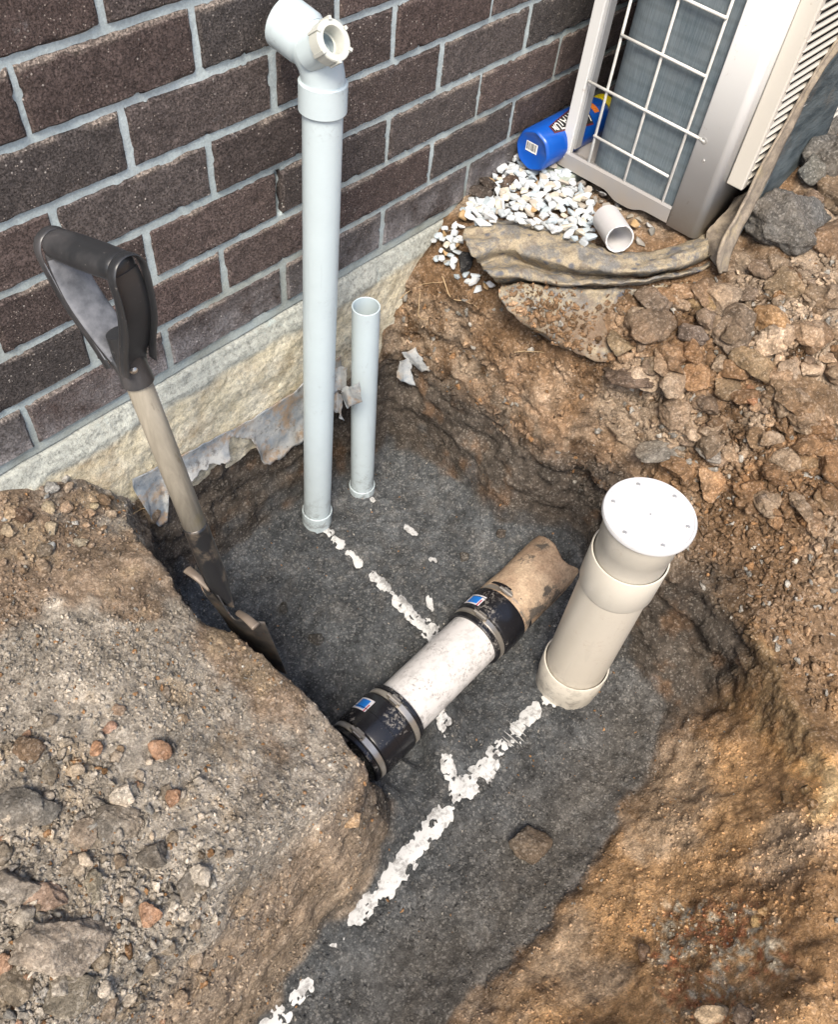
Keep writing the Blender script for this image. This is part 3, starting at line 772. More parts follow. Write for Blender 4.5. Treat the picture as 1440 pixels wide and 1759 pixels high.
def coupling(x0, x1, label, stk_x, stk_a, scr):
    L_ = x1 - x0
    prof = [(0, .0545), (0, .0600), (.002, .0615), (.008, .0615), (.010, .0600), (.024, .0600), (.026, .0632), (.030, .0645),
            (L_ / 2 - .001, .0645), (L_ / 2 - .0005, .0652), (L_ / 2 + .0005, .0652), (L_ / 2 + .001, .0645),
            (L_ - .030, .0645), (L_ - .026, .0632), (L_ - .024, .0600), (L_ - .010, .0600), (L_ - .008, .0615), (L_ - .002, .0615), (L_, .0600), (L_, .0545)]
    V, F = lathe(X_(x0), X_(x1), prof, 96); cpl = mesh_obj('rubber_coupling', V, F, M_rub, sw, True, 35)
    for xc, sa in ((x0 + .0170, scr[0]), (x1 - .0170, scr[1])):
        parts = []
        V1, F1 = lathe(X_(xc - .0058), X_(xc + .0058), [(0, .0598), (0, .0612), (.0004, .0615), (.0112, .0615), (.0116, .0612), (.0116, .0598)], 128); parts.append((V1, F1))
        for k in range(130):                        # pressed slots of the band, as thin raised ribs
            an = 2 * math.pi * k / 130
            r0, r1 = .0614, .0621; da = .008
            vs_ = []
            for xx in (xc - .0036, xc + .0036):
                for a_ in (an - da, an + da):
                    for r in (r0, r1): vs_.append([xx, SY + r * math.cos(a_), SZ + r * math.sin(a_)])
            parts.append((vs_, [(0, 1, 3, 2), (4, 6, 7, 5), (0, 4, 5, 1), (2, 3, 7, 6), (1, 5, 7, 3), (0, 2, 6, 4)]))
        # worm screw housing
        a_ = math.radians(sa); rd = np.array([0, math.cos(a_), math.sin(a_)]); td = np.array([0, -math.sin(a_), math.cos(a_)]); cx = np.array([xc, SY, SZ]) + rd * .0655
        hs = []
        for p in (-.009, .009):
            for q in (-.006, .006):
                for r in (-.0045, .0035): hs.append(cx + td * p + np.array([q, 0, 0]) + rd * r)
        parts.append((hs, [(0, 1, 3, 2), (4, 6, 7, 5), (0, 4, 5, 1), (2, 3, 7, 6), (1, 5, 7, 3), (0, 2, 6, 4)]))
        parts.append(sweep([cx + td * (-.017) + rd * .0005, cx + td * .013 + rd * .0005], .0042, 16))
        V, F = merge(parts); mesh_obj('hose_clamp', V, F, M_steel, cpl, True, 30)
    # printed sticker bent over the rubber
    V = []; UV = []; F = []; nu, nv = 4, 14
    for i in range(nu + 1):
        for j in range(nv + 1):
            xx = stk_x + (i / nu) * .027; a_ = math.radians(stk_a[0] + (stk_a[1] - stk_a[0]) * j / nv)
            V.append([xx, SY + .0649 * math.cos(a_), SZ + .0649 * math.sin(a_)]); UV.append((i / nu, j / nv, 0))
    for i in range(nu):
        for j in range(nv): F.append((i * (nv + 1) + j, i * (nv + 1) + j + 1, (i + 1) * (nv + 1) + j + 1, (i + 1) * (nv + 1) + j))
    st = mesh_obj('sticker', V, F, M_stk, cpl); a = st.data.attributes.new('suv', 'FLOAT_VECTOR', 'POINT'); a.data.foreach_set('vector', np.array(UV, dtype=np.float32).ravel())
    if label: cpl['label'] = label
    return cpl
coupling(.012, .134, 'near black rubber coupling half buried by the mound', .066, (28, 66), (86, 88))
coupling(.342, .452, 'far black rubber coupling against the clay pipe', .374, (30, 68), (86, 88))

# ------------------------------------------------------------------ shovel
def wood_material():
    n = NB('weathered_wood')
    gr = n.noise(26, 6, .65, n.mapping(n.world, (1, 1, .09)), .6)
    c = n.mix(n.ramp(gr, [(.35, 0.0), (.65, 1.0)]), (.19, .168, .13), (.35, .315, .25))
    c = n.mix(n.ramp(n.noise(90, 4, .6, n.mapping(n.world, (1, 1, .06))), [(.62, 0.0), (.7, .6)]), c, (.09, .07, .045))
    c = n.mix(n.ramp(n.noise(14, 6, .7), [(.6, 0.0), (.7, .5)]), c, (.24, .20, .10))
    return n.done(c, .75, n.bump(n.noise(120, 4, .6, n.mapping(n.world, (1, 1, .06))), .5, .0012), spec=.3)
def blackpl_material():
    n = NB('worn_black_plastic')
    wv = n.ramp(n.noise(12, 6, .6, n.mapping(n.world, (1, 1, .5))), [(.48, 0.0), (.72, .45)])
    c = n.mix(wv, (.022, .023, .025), (.15, .14, .14))
    c = n.mix(n.ramp(n.noise(170, 4, .7), [(.66, 0.0), (.72, .5)]), c, (.3, .28, .26))
    return n.done(c, .36, n.bump(n.noise(40, 6), .25, .0012), spec=.5)
def blade_material():
    n = NB('shovel_steel')
    c = n.mix(n.ramp(n.noise(14, 7, .7), [(.4, 0.0), (.6, 1.0)]), (.028, .029, .031), (.12, .10, .08))
    c = n.mix(n.ramp(n.noise(50, 6, .7), [(.58, 0.0), (.68, .8)]), c, (.17, .085, .04))
    return n.done(c, .5, n.bump(n.noise(60, 6), .3, .001), .35)
M_wood = wood_material(); M_bpl = blackpl_material(); M_blade = blade_material()
def socket_material():
    n = NB('socket_steel')
    c = n.mix(n.ramp(n.noise(22, 7, .7), [(.52, 0.0), (.66, .8)]), (.020, .021, .023), (.19, .15, .11))
    return n.done(c, .33, n.bump(n.noise(60, 6), .2, .001), .3)
M_sock = socket_material()
tl = az(326, 978, -.120); tr = az(444, 1076, -.120); brr = az(493, 1156, -.35)
gL0 = az(90, 402, .42); gR0 = az(216, 478, .42)
GC = (gL0 + gR0) / 2; SC = (tl + tr) / 2 + np.array([0, 0, .0])
sdn = (SC - GC) / np.linalg.norm(SC - GC)
def online(v):
    lo, hi = 0.0, 1.2
    for _ in range(50):
        m_ = (lo + hi) / 2; q = GC + sdn * m_ - CC; vv_ = 879.5 + FPX * (q @ CR[1]) / (q @ CR[2])
        if vv_ < v: lo = m_
        else: hi = m_
    return GC + sdn * lo
SN = online(650); SB = online(905)
shv = thing('shovel', 'worn short shovel with black D-grip and grey wooden shaft leaning at the pit edge', 'shovel', (SB[0], SB[1], -.47))
rA = (SN - CC) @ CR[2] * 46 / FPX / 2; rB = (SB - CC) @ CR[2] * 41 / FPX / 2
V, F = sweep([SN - sdn * .05, SN, SN * .5 + SB * .5, SB + sdn * .03], [rA * .95, rA, (rA + rB) / 2, rB], 40); mesh_obj('wooden_shaft', V, F, M_wood, shv)
Wd = gR0 - gL0; Wd /= np.linalg.norm(Wd); Wd -= sdn * Wd.dot(sdn); Wd /= np.linalg.norm(Wd)
Nd = np.cross(Wd, sdn)       # blade normal
if Nd[0] < 0: Nd = -Nd
print('shovel', SN, SB, GC, sdn, rA, rB, np.linalg.norm(SN - GC))
# grip: a D of webbed plastic
gc = GC; GH = float(np.linalg.norm(SN - GC)); gk = GH / .178
gL = gc - Wd * .056; gR = gc + Wd * .056
def loft(rings, closed_end=True):
    n = len(rings[0]); V = [p for r in rings for p in r]; F = []
    for i in range(len(rings) - 1):
        for k in range(n):
            k2 = (k + 1) % n; F.append((i * n + k, i * n + k2, (i + 1) * n + k2, (i + 1) * n + k))
    if closed_end: F.append(tuple(range(n))[::-1]); F.append(tuple((len(rings) - 1) * n + k for k in range(n)))
    return V, F
def ell(c, u, v, a, b, n=28, pw=1.0):
    out = []
    for k in range(n):
        t = 2 * math.pi * k / n; cx_, sx_ = math.cos(t), math.sin(t)
        out.append(c + u * a * math.copysign(abs(cx_) ** pw, cx_) + v * b * math.copysign(abs(sx_) ** pw, sx_))
    return out
def arm(sgn):
    # from the neck up to one end of the crossbar: broad web
    pts = catmull([SN - sdn * GH * .02, SN - sdn * GH * .18 + Wd * sgn * .006, SN - sdn * GH * .38 + Wd * sgn * .024, SN - sdn * GH * .62 + Wd * sgn * .043, SN - sdn * GH * .84 + Wd * sgn * .051, gc + Wd * sgn * .053 + sdn * .004], 7)
    rings = []
    for i, p in enumerate(pts):
        t = pts[min(i + 1, len(pts) - 1)] - pts[max(i - 1, 0)]; t = t / np.linalg.norm(t)
        u = np.cross(t, Nd); u /= np.linalg.norm(u); v = Nd
        f = i / (len(pts) - 1)
        rings.append(ell(p, u, v, .0042 + .004 * (1 - f) ** 2, .0165 + .005 * math.sin(f * math.pi), 24, .7))
    return loft(rings)
bar = []
for f in np.linspace(-1, 1, 25):
    e_ = 1 if abs(f) < .93 else 1 - .25 * ((abs(f) - .93) / .07) ** 2
    r_ = (.0140 + .0014 * (1 - f * f)) * e_
    bar.append(ell(gc + Wd * .0565 * f - sdn * .001, sdn, Nd, r_ * 1.0, r_ * 1.2, 28, .85))
neck = []
for f in np.linspace(0, 1, 14):
    r = rA * 1.10 + .0022 * f
    neck.append(ell(SN - sdn * (.062 * (1 - f) - .004 * f), Wd, Nd, r * (1 - .22 * (1 - f)), r * (1 - .1 * (1 - f)), 28))
def rim(sgn):
    # raised flange round each arm, arching over the end of the crossbar: the arm is a channel on its outside
    base = [(.14, .015), (.34, .028), (.58, .047), (.82, .057), (.97, .0595)]
    up_ = [(SN - sdn * GH * a + Wd * sgn * b, 1.0) for a, b in base]; P_ = []
    for q, k in up_: P_.append(q + Nd * .0200)
    for t in (30, 60, 90, 120, 150): P_.append(gc + Wd * sgn * .0600 - sdn * (.0145 * math.sin(math.radians(t))) + Nd * (.0178 * math.cos(math.radians(t))))
    for q, k in up_[::-1]: P_.append(q - Nd * .0200)
    P_ = catmull(P_, 5); rings = []
    for i, p in enumerate(P_):
        t = P_[min(i + 1, len(P_) - 1)] - P_[max(i - 1, 0)]; t = t / np.linalg.norm(t)
        u = Wd - t * t.dot(Wd); u /= np.linalg.norm(u); v = np.cross(t, u)
        rings.append(ell(p, u, v, .0062, .0017, 12, .9))
    return loft(rings)
V, F = merge([arm(1), arm(-1), loft(bar), loft(neck)] + [rim(a) for a in (1, -1)])
gp = mesh_obj('d_grip', V, F, M_bpl, shv, True, 60)
def worn_material():
    n = NB('worn_grip_web'); c = n.mix(n.ramp(n.noise(22, 6, .65), [(.36, 0.0), (.64, 1.0)]), (.04, .043, .05), (.17, .175, .19))
    return n.done(c, .45, n.bump(n.noise(40, 6), .25, .0012), spec=.4)
gp.data.materials.append(worn_material())
_c = gp.location + shv.location
for pl_ in gp.data.polygons:
    q = np.array(pl_.center[:]) + np.array(_c[:]) - SN; wv_ = q @ Wd; hv_ = -(q @ sdn)
    if wv_ < -.006 and .22 * GH < hv_ < .93 * GH and abs(np.array(pl_.normal[:]) @ Wd) > .5: pl_.material_index = 1
rv = SN - sdn * .012 + (-ray(238, 640) / np.linalg.norm(ray(238, 640)) * rA * 1.2)
V, F = lathe(rv + np.array([0, 0, 0]) - (CC - rv) / np.linalg.norm(CC - rv) * .003, rv + (CC - rv), [(0, .0052), (.003, .005), (.005, .003), (.0055, .0003)], 20); mesh_obj('rivet', V, F, M_steel, gp)
# socket
TB = SC + sdn * .012; sk = catmull([SB - sdn * .006, SB * .7 + TB * .3, SB * .4 + TB * .6, SB * .15 + TB * .85, TB], 6); rings = []
for i, p in enumerate(sk):
    f = i / (len(sk) - 1); rings.append(ell(p, Wd, Nd, rB * 1.04 + .006 * max(0, f - .7), rB * 1.04 * (1 - .78 * max(0, (f - .55) / .45)), 28))
V, F = loft(rings); mesh_obj('steel_socket', V, F, M_sock, shv)
# blade
bl_ = brr + (tl - tr) * .95 + np.array([0, 0, -.01])
def blade():
    nu, nv = 24, 22; V = []; F = []
    for j in range(nv + 1):
        t = j / nv
        for i in range(nu + 1):
            s = i / nu
            p = (tl * (1 - s) + tr * s) * (1 - t) + (bl_ * (1 - s) + brr * s) * t
            q = 2 * s - 1
            dish = -.010 * (1 - q * q) + .012 * abs(q) ** 4 * (1 - t)
            p = p + np.array([1, 0, 0]) * dish
            p = p + np.array([0, 0, -1]) * .018 * (abs(q) < .3) * 0
            neckdip = .028 * math.exp(-(q / .16) ** 2) * (1 - t) ** 3
            p = p + np.array([0, 0, 1]) * neckdip
            # shoulders sink between socket and treads
            p = p - np.array([0, 0, 1]) * .016 * math.exp(-((abs(q) - .42) / .16) ** 2) * (1 - t) ** 3
            V.append(p)
    W_ = nu + 1
    F = [(j * W_ + i, j * W_ + i + 1, (j + 1) * W_ + i + 1, (j + 1) * W_ + i) for j in range(nv) for i in range(nu)]
    return V, F
V, F = blade(); bo_ = mesh_obj('blade', V, F, M_blade, shv); md = bo_.modifiers.new('solid', 'SOLIDIFY'); md.thickness = .0022
M_tread = simple('worn_tread_steel', (.17, .135, .105), .5, .3, (90, .3, .001))
for a, b in ((tl, tl * .70 + tr * .30), (tr, tr * .70 + tl * .30)):   # rolled treads
    pts = catmull([a + np.array([-.004, 0, .004]), a * .5 + b * .5 + np.array([-.003, 0, .003]), b + np.array([0, 0, -.010])], 8)
    rings = [ell(np.array(p), np.array([1, 0, 0.]), np.array([0, .25, .97]), .0075 * (1 - .35 * (i / 16)), .0038, 16) for i, p in enumerate(pts)]
    V, F = loft(rings); mesh_obj('tread', V, F, M_tread, bo_)

# ------------------------------------------------------------------ torn membrane
def membrane_material():
    n = NB('torn_membrane')
    c = n.mix(n.ramp(n.noise(14, 7, .7), [(.38, 0.0), (.6, 1.0)]), (.17, .20, .23), (.38, .38, .36))
    c = n.mix(n.ramp(n.noise(22, 6, .7), [(.5, 0.0), (.62, .85)]), c, (.30, .21, .13))
    c = n.mix(n.ramp(n.noise(60, 6, .75), [(.55, 0.0), (.66, .7)]), c, (.08, .07, .065))
    return n.done(c, .55, n.bump(n.noise(50, 7, .7), .7, .003), spec=.4)
M_mem = membrane_material()
def flap(name, cols, label, depth=.0, curl=.02, ny=26, ybase=-.019):
    """cols: (u, v_top, v_bottom) in the photo on the footing plane"""
    U_ = np.array(cols, float); us = np.arange(U_[0, 0], U_[-1, 0], 2.2); V = []; F = []
    for u in us:
        vt = np.interp(u, U_[:, 0], U_[:, 1]); vb = np.interp(u, U_[:, 0], U_[:, 2])
        pt = np.array([[u * .01, 3.3, 1.7]]); vb += 7 * fbm(pt, .12, 4, 601, .6)[0]
        vt += 2.0 * vn(pt, .12, 602)[0]
        a = ay(u, vt, ybase); b = ay(u, vb, ybase)
        for j in range(ny + 1):
            t = j / ny; p = a * (1 - t) + b * t
            V.append(p)
    V = np.array(V); tt = np.tile(np.linspace(0, 1, ny + 1), len(us))
    ln = np.repeat(np.linalg.norm(V[ny::ny + 1] - V[::ny + 1], axis=1), ny + 1)
    V[:, 1] += -curl * (tt ** 2) * sstep(.02, .09, ln) - fbm(V, .05, 4, 620) * .008 * (.3 + tt) + depth
    for i in range(len(us) - 1):
        for j in range(ny): F.append((i * (ny + 1) + j, (i + 1) * (ny + 1) + j, (i + 1) * (ny + 1) + j + 1, i * (ny + 1) + j + 1))
    o = mesh_obj(name, V, F, M_mem); m = o.modifiers.new('solid', 'SOLIDIFY'); m.thickness = .0012
    return tag(o, label, 'membrane')
flap('torn_membrane', [(226, 822, 834), (250, 812, 888), (262, 806, 890), (276, 798, 884), (280, 796, 845), (300, 786, 832), (340, 768, 803), (386, 742, 782), (392, 740, 752), (400, 737, 748), (430, 720, 752), (437, 716, 775), (445, 711, 792),
    (462, 700, 782), (478, 690, 774), (492, 680, 757), (505, 672, 752), (520, 658, 735), (560, 632, 690), (585, 610, 640)], 'long torn grey membrane strip hanging from the concrete footing behind the tall standpipe')
def scrap(name, quad, label, fold=.02, n=22, seed=0, jag=.0035):
    q = [np.array(p) for p in quad]; V = []; F = []
    for i in range(n + 1):
        for j in range(n + 1):
            s, t = i / n, j / n; V.append((q[0] * (1 - s) + q[1] * s) * (1 - t) + (q[3] * (1 - s) + q[2] * s) * t)
    V = np.array(V); nrm = np.cross(q[1] - q[0], q[3] - q[0]); nrm /= np.linalg.norm(nrm)
    s = np.repeat(np.linspace(0, 1, n + 1), n + 1); t = np.tile(np.linspace(0, 1, n + 1), n + 1)
    V += nrm * (fold * (np.abs(s - .45) * 1.2 - .3 + .5 * vn(V, .03, 700 + seed)))[:, None]
    e = np.minimum(np.minimum(s, 1 - s), np.minimum(t, 1 - t)); ew = 1 - sstep(0, .12, e)
    V += np.stack([vn(V, .010, 710 + seed), vn(V, .010, 711 + seed), vn(V, .010, 712 + seed)], 1) * (jag * ew)[:, None]
    for i in range(n):
        for j in range(n): F.append((i * (n + 1) + j, (i + 1) * (n + 1) + j, (i + 1) * (n + 1) + j + 1, i * (n + 1) + j + 1))
    o = mesh_obj(name, V, F, M_mem); m = o.modifiers.new('solid', 'SOLIDIFY'); m.thickness = .0012
    return tag(o, label, 'membrane')
scrap('membrane_scrap', [ay(573, 632, -.06), ay(596, 628, -.07), ay(600, 668, -.09), ay(572, 676, -.09)], 'upper grey membrane scrap wedged between the two upright pipes', .012, seed=1)
scrap('membrane_scrap', [ay(568, 662, -.075), ay(590, 680, -.085), ay(588, 722, -.10), ay(574, 700, -.10)], 'brownish membrane tongue pointing down between the upright pipes', .010, seed=2)
scrap('membrane_scrap', [ay(584, 672, -.10), ay(616, 658, -.155), ay(620, 690, -.155), ay(592, 702, -.12)], 'crumpled membrane scrap touching the short pipe', .014, seed=3)

# ------------------------------------------------------------------ heat pump outdoor unit
def casing_mat(name, col):
    n = NB(name)
    c = n.mix(n.ramp(n.noise(4, 5, .6), [(.35, 0.0), (.7, .3)]), col, tuple(v * .8 for v in col))
    c = n.mix(n.ramp(n.noise(55, 5, .7), [(.66, 0.0), (.72, .55)]), c, (.30, .24, .17))
    z = n.sep(n.world)[2]
    c = n.mix(n.math('MULTIPLY', n.ramp(z, [(.05, .8), (.12, 0.0)]), n.noise(25, 5)), c, (.34, .27, .19))
    return n.done(c, .42, n.bump(n.noise(18, 3), .06, .001), spec=.45)
M_case = casing_mat('casing_cream', (.60, .60, .585)); M_grl = casing_mat('louvre_cream', (.54, .51, .45)); M_grey = casing_mat('tray_grey', (.27, .275, .285))
def coil_material():
    n = NB('coil_fins')
    st = n.noise(420, 2, .5, n.mapping(n.world, (1, 1, .05)))
    rows = n.noise(1, 0); z = n.sep(n.world)[2]
    wave = n.math('SINE', n.math('MULTIPLY', z, 250.0))
    c = n.mix(st, (.07, .10, .12), (.22, .27, .30))
    c = n.mix(n.ramp(n.noise(18, 5, .6), [(.4, 0.0), (.7, .4)]), c, (.27, .30, .31))
    c = n.mix(n.math('MULTIPLY', n.ramp(wave, [(.2, 0.0), (.9, .35)]), n.noise(6, 3)), c, (.06, .075, .085))
    return n.done(c, .5, n.bump(n.noise(600, 2, .5, n.mapping(n.world, (1, 1, .03))), .6, .0015), .4)
M_coil = coil_material(); M_dark = simple('unit_inside_dark', (.012, .012, .012), .8)
ACX = 1.03; ZT = .62; YF = -.412
ac = thing('outdoor_unit', 'cream air conditioner outdoor unit with a wire-guarded coil side and louvred front', 'air conditioner', (ACX, -.24, .03))
V, F = box(ACX, ACX + .014, -.101, -.078, .052, ZT); o = mesh_obj('corner_post', V, F, M_case, ac, False); bevel_obj(o, .002)
V, F = box(ACX + .0145, ACX + .035, -.104, -.099, .085, ZT); o = mesh_obj('post_flange', V, F, M_grey, ac, False)
# front corner panel: flat side strip that rounds into the front
prof = [(ACX + .012, -.346), (ACX, -.346), (ACX, -.348), (ACX, -.3965)]
for k in range(13):
    a = math.pi + k * math.pi / 2 / 12; rr_ = .014; prof.append((ACX + rr_ + rr_ * math.cos(a), -.398 + rr_ * math.sin(a)))
prof += [(ACX + .0155, YF), (ACX + .798, YF), (ACX + .80, YF)]
V = []; F = []
for (x, y) in prof:
    for z in (.045, ZT): V.append((x, y, z))
for i in range(len(prof) - 1): F.append((2 * i, 2 * i + 2, 2 * i + 3, 2 * i + 1))
o = mesh_obj('front_panel', V, F, M_case, ac, True, 50); m = o.modifiers.new('s', 'SOLIDIFY'); m.thickness = .0015; m.offset = -1
# coil: L shaped slab, rounding at the rear corner
prof = [(ACX + .010, -.352), (ACX + .010, -.185)]
for k in range(9):
    a = math.pi - k * math.pi / 2 / 8; prof.append((ACX + .010 + .055 + .055 * math.cos(a), -.185 + .050 * math.sin(a)))
prof += [(ACX + .78, -.135)]
V = []; F = []
for (x, y) in prof:
    for z in (.07, ZT - .01): V.append((x, y, z))
for i in range(len(prof) - 1): F.append((2 * i, 2 * i + 1, 2 * i + 3, 2 * i + 2))
o = mesh_obj('coil', V, F, M_coil, ac, True, 60)
V, F = box(ACX + .10, ACX + .79, -.39, -.15, .065, ZT - .01); mesh_obj('inner_body', V, F, M_dark, ac, False)
V, F = box(ACX, ACX + .80, -.414, -.078, ZT, ZT + .012); o = mesh_obj('top_panel', V, F, M_case, ac, False); bevel_obj(o, .004)
# base tray with pressed lip
lip = []
for y in np.linspace(-.3455, -.075, 40):
    b = .045 - .012 * math.exp(-((y + .245) / .035) ** 4); lip.append((y, b))
V = []; F = []
for y, b in lip:
    V += [(ACX + .014, y, b), (ACX - .001, y, b + .004), (ACX - .001, y, .078), (ACX + .003, y, .082), (ACX + .030, y, .070)]
for i in range(len(lip) - 1):
    for k in range(4): F.append((5 * i + k, 5 * i + 5 + k, 5 * i + 6 + k, 5 * i + 1 + k))
mesh_obj('base_tray', V, F, M_grey, ac, True, 40)
V, F = box(ACX + .028, ACX + .79, -.40, -.078, .045, .066); mesh_obj('tray_floor', V, F, M_grey, ac, False)
# wire guard
M_wire = simple('white_wire', (.58, .57, .54), .4)
parts = []
def wire(a, b, r=.0027): parts.append(sweep([a, b], r, 10))
gxw = ACX + .004
for y, b in ((-.146, .076), (-.232, .079), (-.322, .077)):
    parts.append(sweep([(gxw + .006, y, b - .001), (gxw, y, b + .004), (gxw, y, ZT)], .0027, 10))
for z, ya, yb in ((.133, -.144, -.318), (.222, -.104, -.352), (.320, -.146, -.322), (.413, -.146, -.324), (.505, -.104, -.352), (.590, -.146, -.324)):
    wire((gxw - .0030, ya, z + .004), (gxw - .0030, yb, z))
parts.append(sweep([(gxw - .0030, -.350, .222), (gxw - .0030, -.360, .2215), (gxw - .001, -.363, .221)], .0034, 10))
V, F = merge(parts); mesh_obj('wire_guard', V, F, M_wire, ac, True)
def screwat(p, nrm, parent, r=.0042):
    p = np.array(p, float); nrm = np.array(nrm, float)
    V, F = lathe(p - nrm * .0006, p + nrm, [(0, r), (.0014, r), (.0022, r * .75), (.0022, r * .45), (.0014, r * .4), (.0012, .0002)], 20); mesh_obj('screw', V, F, M_screw, parent, True, 30)
screwat((ACX - .0002, -.089, .068), (-1, 0, 0), ac); screwat((ACX, -.360, .222), (-1, 0, 0), ac, .006); screwat((ACX, -.372, .19), (-1, 0, 0), ac, .0028)
# louvre frame on the front
lv = thing('x', 'x', 'x'); bpy.data.objects.remove(lv)
fx0, fx1, fy0, fz0, fz1 = ACX + .038, ACX + .56, YF - .034, .150, ZT - .02
parts = [box(fx0, fx0 + .018, fy0, YF - .001, fz0, fz1), box(fx1 - .02, fx1, fy0, YF - .001, fz0, fz1), box(fx0 + .0225, fx1 - .0205, fy0 + .0004, YF - .001, fz0 + .0005, fz0 + .008), box(fx0 + .0225, fx1 - .0205, fy0 + .0004, YF - .001, fz1 - .02, fz1 - .0005)]
V, F = merge(parts); lf = mesh_obj('louvre_frame', V, F, M_grl, ac, False); bevel_obj(lf, .003, 3)
V, F = box(fx0 + .02, fx1 - .02, YF - .005, YF - .002, fz0 + .006, fz1 - .02); mesh_obj('louvre_back', V, F, M_dark, lf, False)
parts = []
k = 0
z = fz0 + .020
while z < fz1 - .03:
    path = [(fx0 + .021, YF - .006, z + .004), (fx0 + .028, fy0 + .004, z + .0015), (fx0 + .045, fy0 - .001, z), (fx1 - .045, fy0 - .001, z), (fx1 - .021, YF - .006, z + .004)]
    path = catmull(path, 6); V = []; F = []
    for p in path:
        V += [(p[0], p[1], p[2] - .0015), (p[0], p[1] - .0008, p[2] + .0013), (p[0], p[1] + .006, p[2] + .0026), (p[0], p[1] + .006, p[2] - .0002)]
    for i in range(len(path) - 1):
        for q in range(4):
            F.append((4 * i + q, 4 * i + 4 + q, 4 * i + 4 + (q + 1) % 4, 4 * i + (q + 1) % 4))
    o = mesh_obj('louvre_slat', V, F, M_grl, lf, True, 50)
    z += .0158
# slab below
def slab_material():
    n = NB('slab'); c = n.mix(n.noise(20, 5), (.22, .25, .21), (.34, .37, .32))
    return n.done(c, .8, n.bump(n.noise(90, 5), .4, .002))
V, F = box(ACX - .030, ACX + .82, -.125, -.030, -.02, .0435); sb = mesh_obj('mounting_slab', V, F, slab_material(), None, False); bevel_obj(sb, .003); tag(sb, 'thin pale green-grey slab under the air conditioner', 'slab')

# ------------------------------------------------------------------ blue bottle
def blue_mat():
    n = NB('blue_plastic'); x = n.sep(n.world)[0]
    c = n.mix(n.ramp(x, [(1.04, 0.0), (1.12, 1.0)]), (.004, .065, .34), (.006, .15, .29))
    c = n.mix(n.ramp(n.noise(14, 4), [(.5, 0.0), (.7, .35)]), c, (.008, .12, .46))
    return n.done(c, .28, n.bump(n.noise(20, 3), .15, .001), spec=.5)
M_blue = blue_mat(); M_yel = simple('yellow_plastic', (.75, .60, .01), .35); M_white = simple('white_print', (.75, .75, .72), .5); M_ink = simple('black_print', (.02, .02, .02), .5); M_red = simple('red_print', (.10, .02, .03), .5); M_org = simple('orange_print', (.6, .16, .02), .5)
BX0, BR = .968, .042
BC = np.array([BX0, -.0515, .0445 + BR])
bdir = np.array([1.0, -.02, .0]); bdir /= np.linalg.norm(bdir)
bt = thing('blue_bottle', 'blue plastic bottle with yellow lid lying between wall and air conditioner', 'bottle', BC)
V, F = lathe(BC, BC + bdir, [(.004, .0005), (.004, .030), (.001, .034), (0, .037), (.002, .0400), (.006, BR), (.205, BR), (.220, .036), (.222, .034)], 64)
V = np.array(V)
# base slightly octagonal
u_, v_, _ = frame_of(bdir)
rel = V - BC; tt = rel @ bdir; a_ = np.arctan2(rel @ v_, rel @ u_); k_ = 1 - .035 * (1 - sstep(.0, .05, tt)) * (.5 - .5 * np.cos(8 * a_))
V = BC + np.outer(tt, bdir) + (rel - np.outer(tt, bdir)) * k_[:, None]
mesh_obj('body', V, F, M_blue, bt, True, 40)
V, F = lathe(BC + bdir * .2205, BC + bdir, [(0, .033), (0, .0375), (.022, .0375), (.026, .035), (.0262, .0005)], 48); mesh_obj('lid', V, F, M_yel, bt, True, 35)
def on_bottle(s, a, r=BR + .0004): return BC + bdir * s + r * (math.cos(a) * u_ + math.sin(a) * v_)
# which angle faces camera/up
best = max(np.linspace(0, 2 * math.pi, 360), key=lambda a: (math.cos(a) * u_ + math.sin(a) * v_) @ (np.array([0, -.35, .94])))
sgn_ = 1 if (np.cross(bdir, math.cos(best) * u_ + math.sin(best) * v_) @ (-math.sin(best) * u_ + math.cos(best) * v_)) > 0 else -1
def patch(name, s0, s1, w0, w1, mat, r, par, acen=0.0, n=12):
    V = []; F = []
    for i in range(n + 1):
        s = s0 + (s1 - s0) * i / n; wd = w0 + (w1 - w0) * i / n
        for j in range(n + 1): V.append(on_bottle(s, best + sgn_ * (acen + (j / n - .5) * wd / BR), r))
    for i in range(n):
        for j in range(n): F.append((i * (n + 1) + j, i * (n + 1) + j + 1, (i + 1) * (n + 1) + j + 1, (i + 1) * (n + 1) + j))
    return mesh_obj(name, V, F, mat, par)
pr = patch('label_print', .036, .150, .014, .052, M_ink, BR + .0004, bt)
patch('label_edge', .033, .150, .018, .060, M_red, BR + .0002, bt)
patch('label_flash', .165, .180, .03, .034, M_org, BR + .0002, bt, -.1)
def text_mesh(s, size=1.0):
    cu = bpy.data.curves.new('t', 'FONT'); cu.body = s; cu.size = size; cu.align_x = 'LEFT'; cu.align_y = 'CENTER'; cu.offset = .012
    o = bpy.data.objects.new('t', cu); COL.objects.link(o); dg = bpy.context.evaluated_depsgraph_get(); m_ = bpy.data.meshes.new_from_object(o.evaluated_get(dg))
    bpy.data.objects.remove(o); return m_
tm = text_mesh('MUTATION'); xs_ = [v.co.x for v in tm.vertices]; ys_ = [v.co.y for v in tm.vertices]; xm, xM = min(xs_), max(xs_); ym, yM = min(ys_), max(ys_)
bm = bmesh.new(); bm.from_mesh(tm); bmesh.ops.triangulate(bm, faces=bm.faces); bmesh.ops.subdivide_edges(bm, edges=[e for e in bm.edges if e.calc_length() > .15], cuts=2); bm.to_mesh(tm); bm.free()
for v in tm.vertices:
    f = (v.co.x - xm) / (xM - xm); g = (v.co.y - (ym + yM) / 2) / (yM - ym); s = .039 + .108 * f ** 1.3; wd = .011 + .034 * f
    v.co = Vector(on_bottle(s, best + sgn_ * (g * wd / BR), BR + .0008))
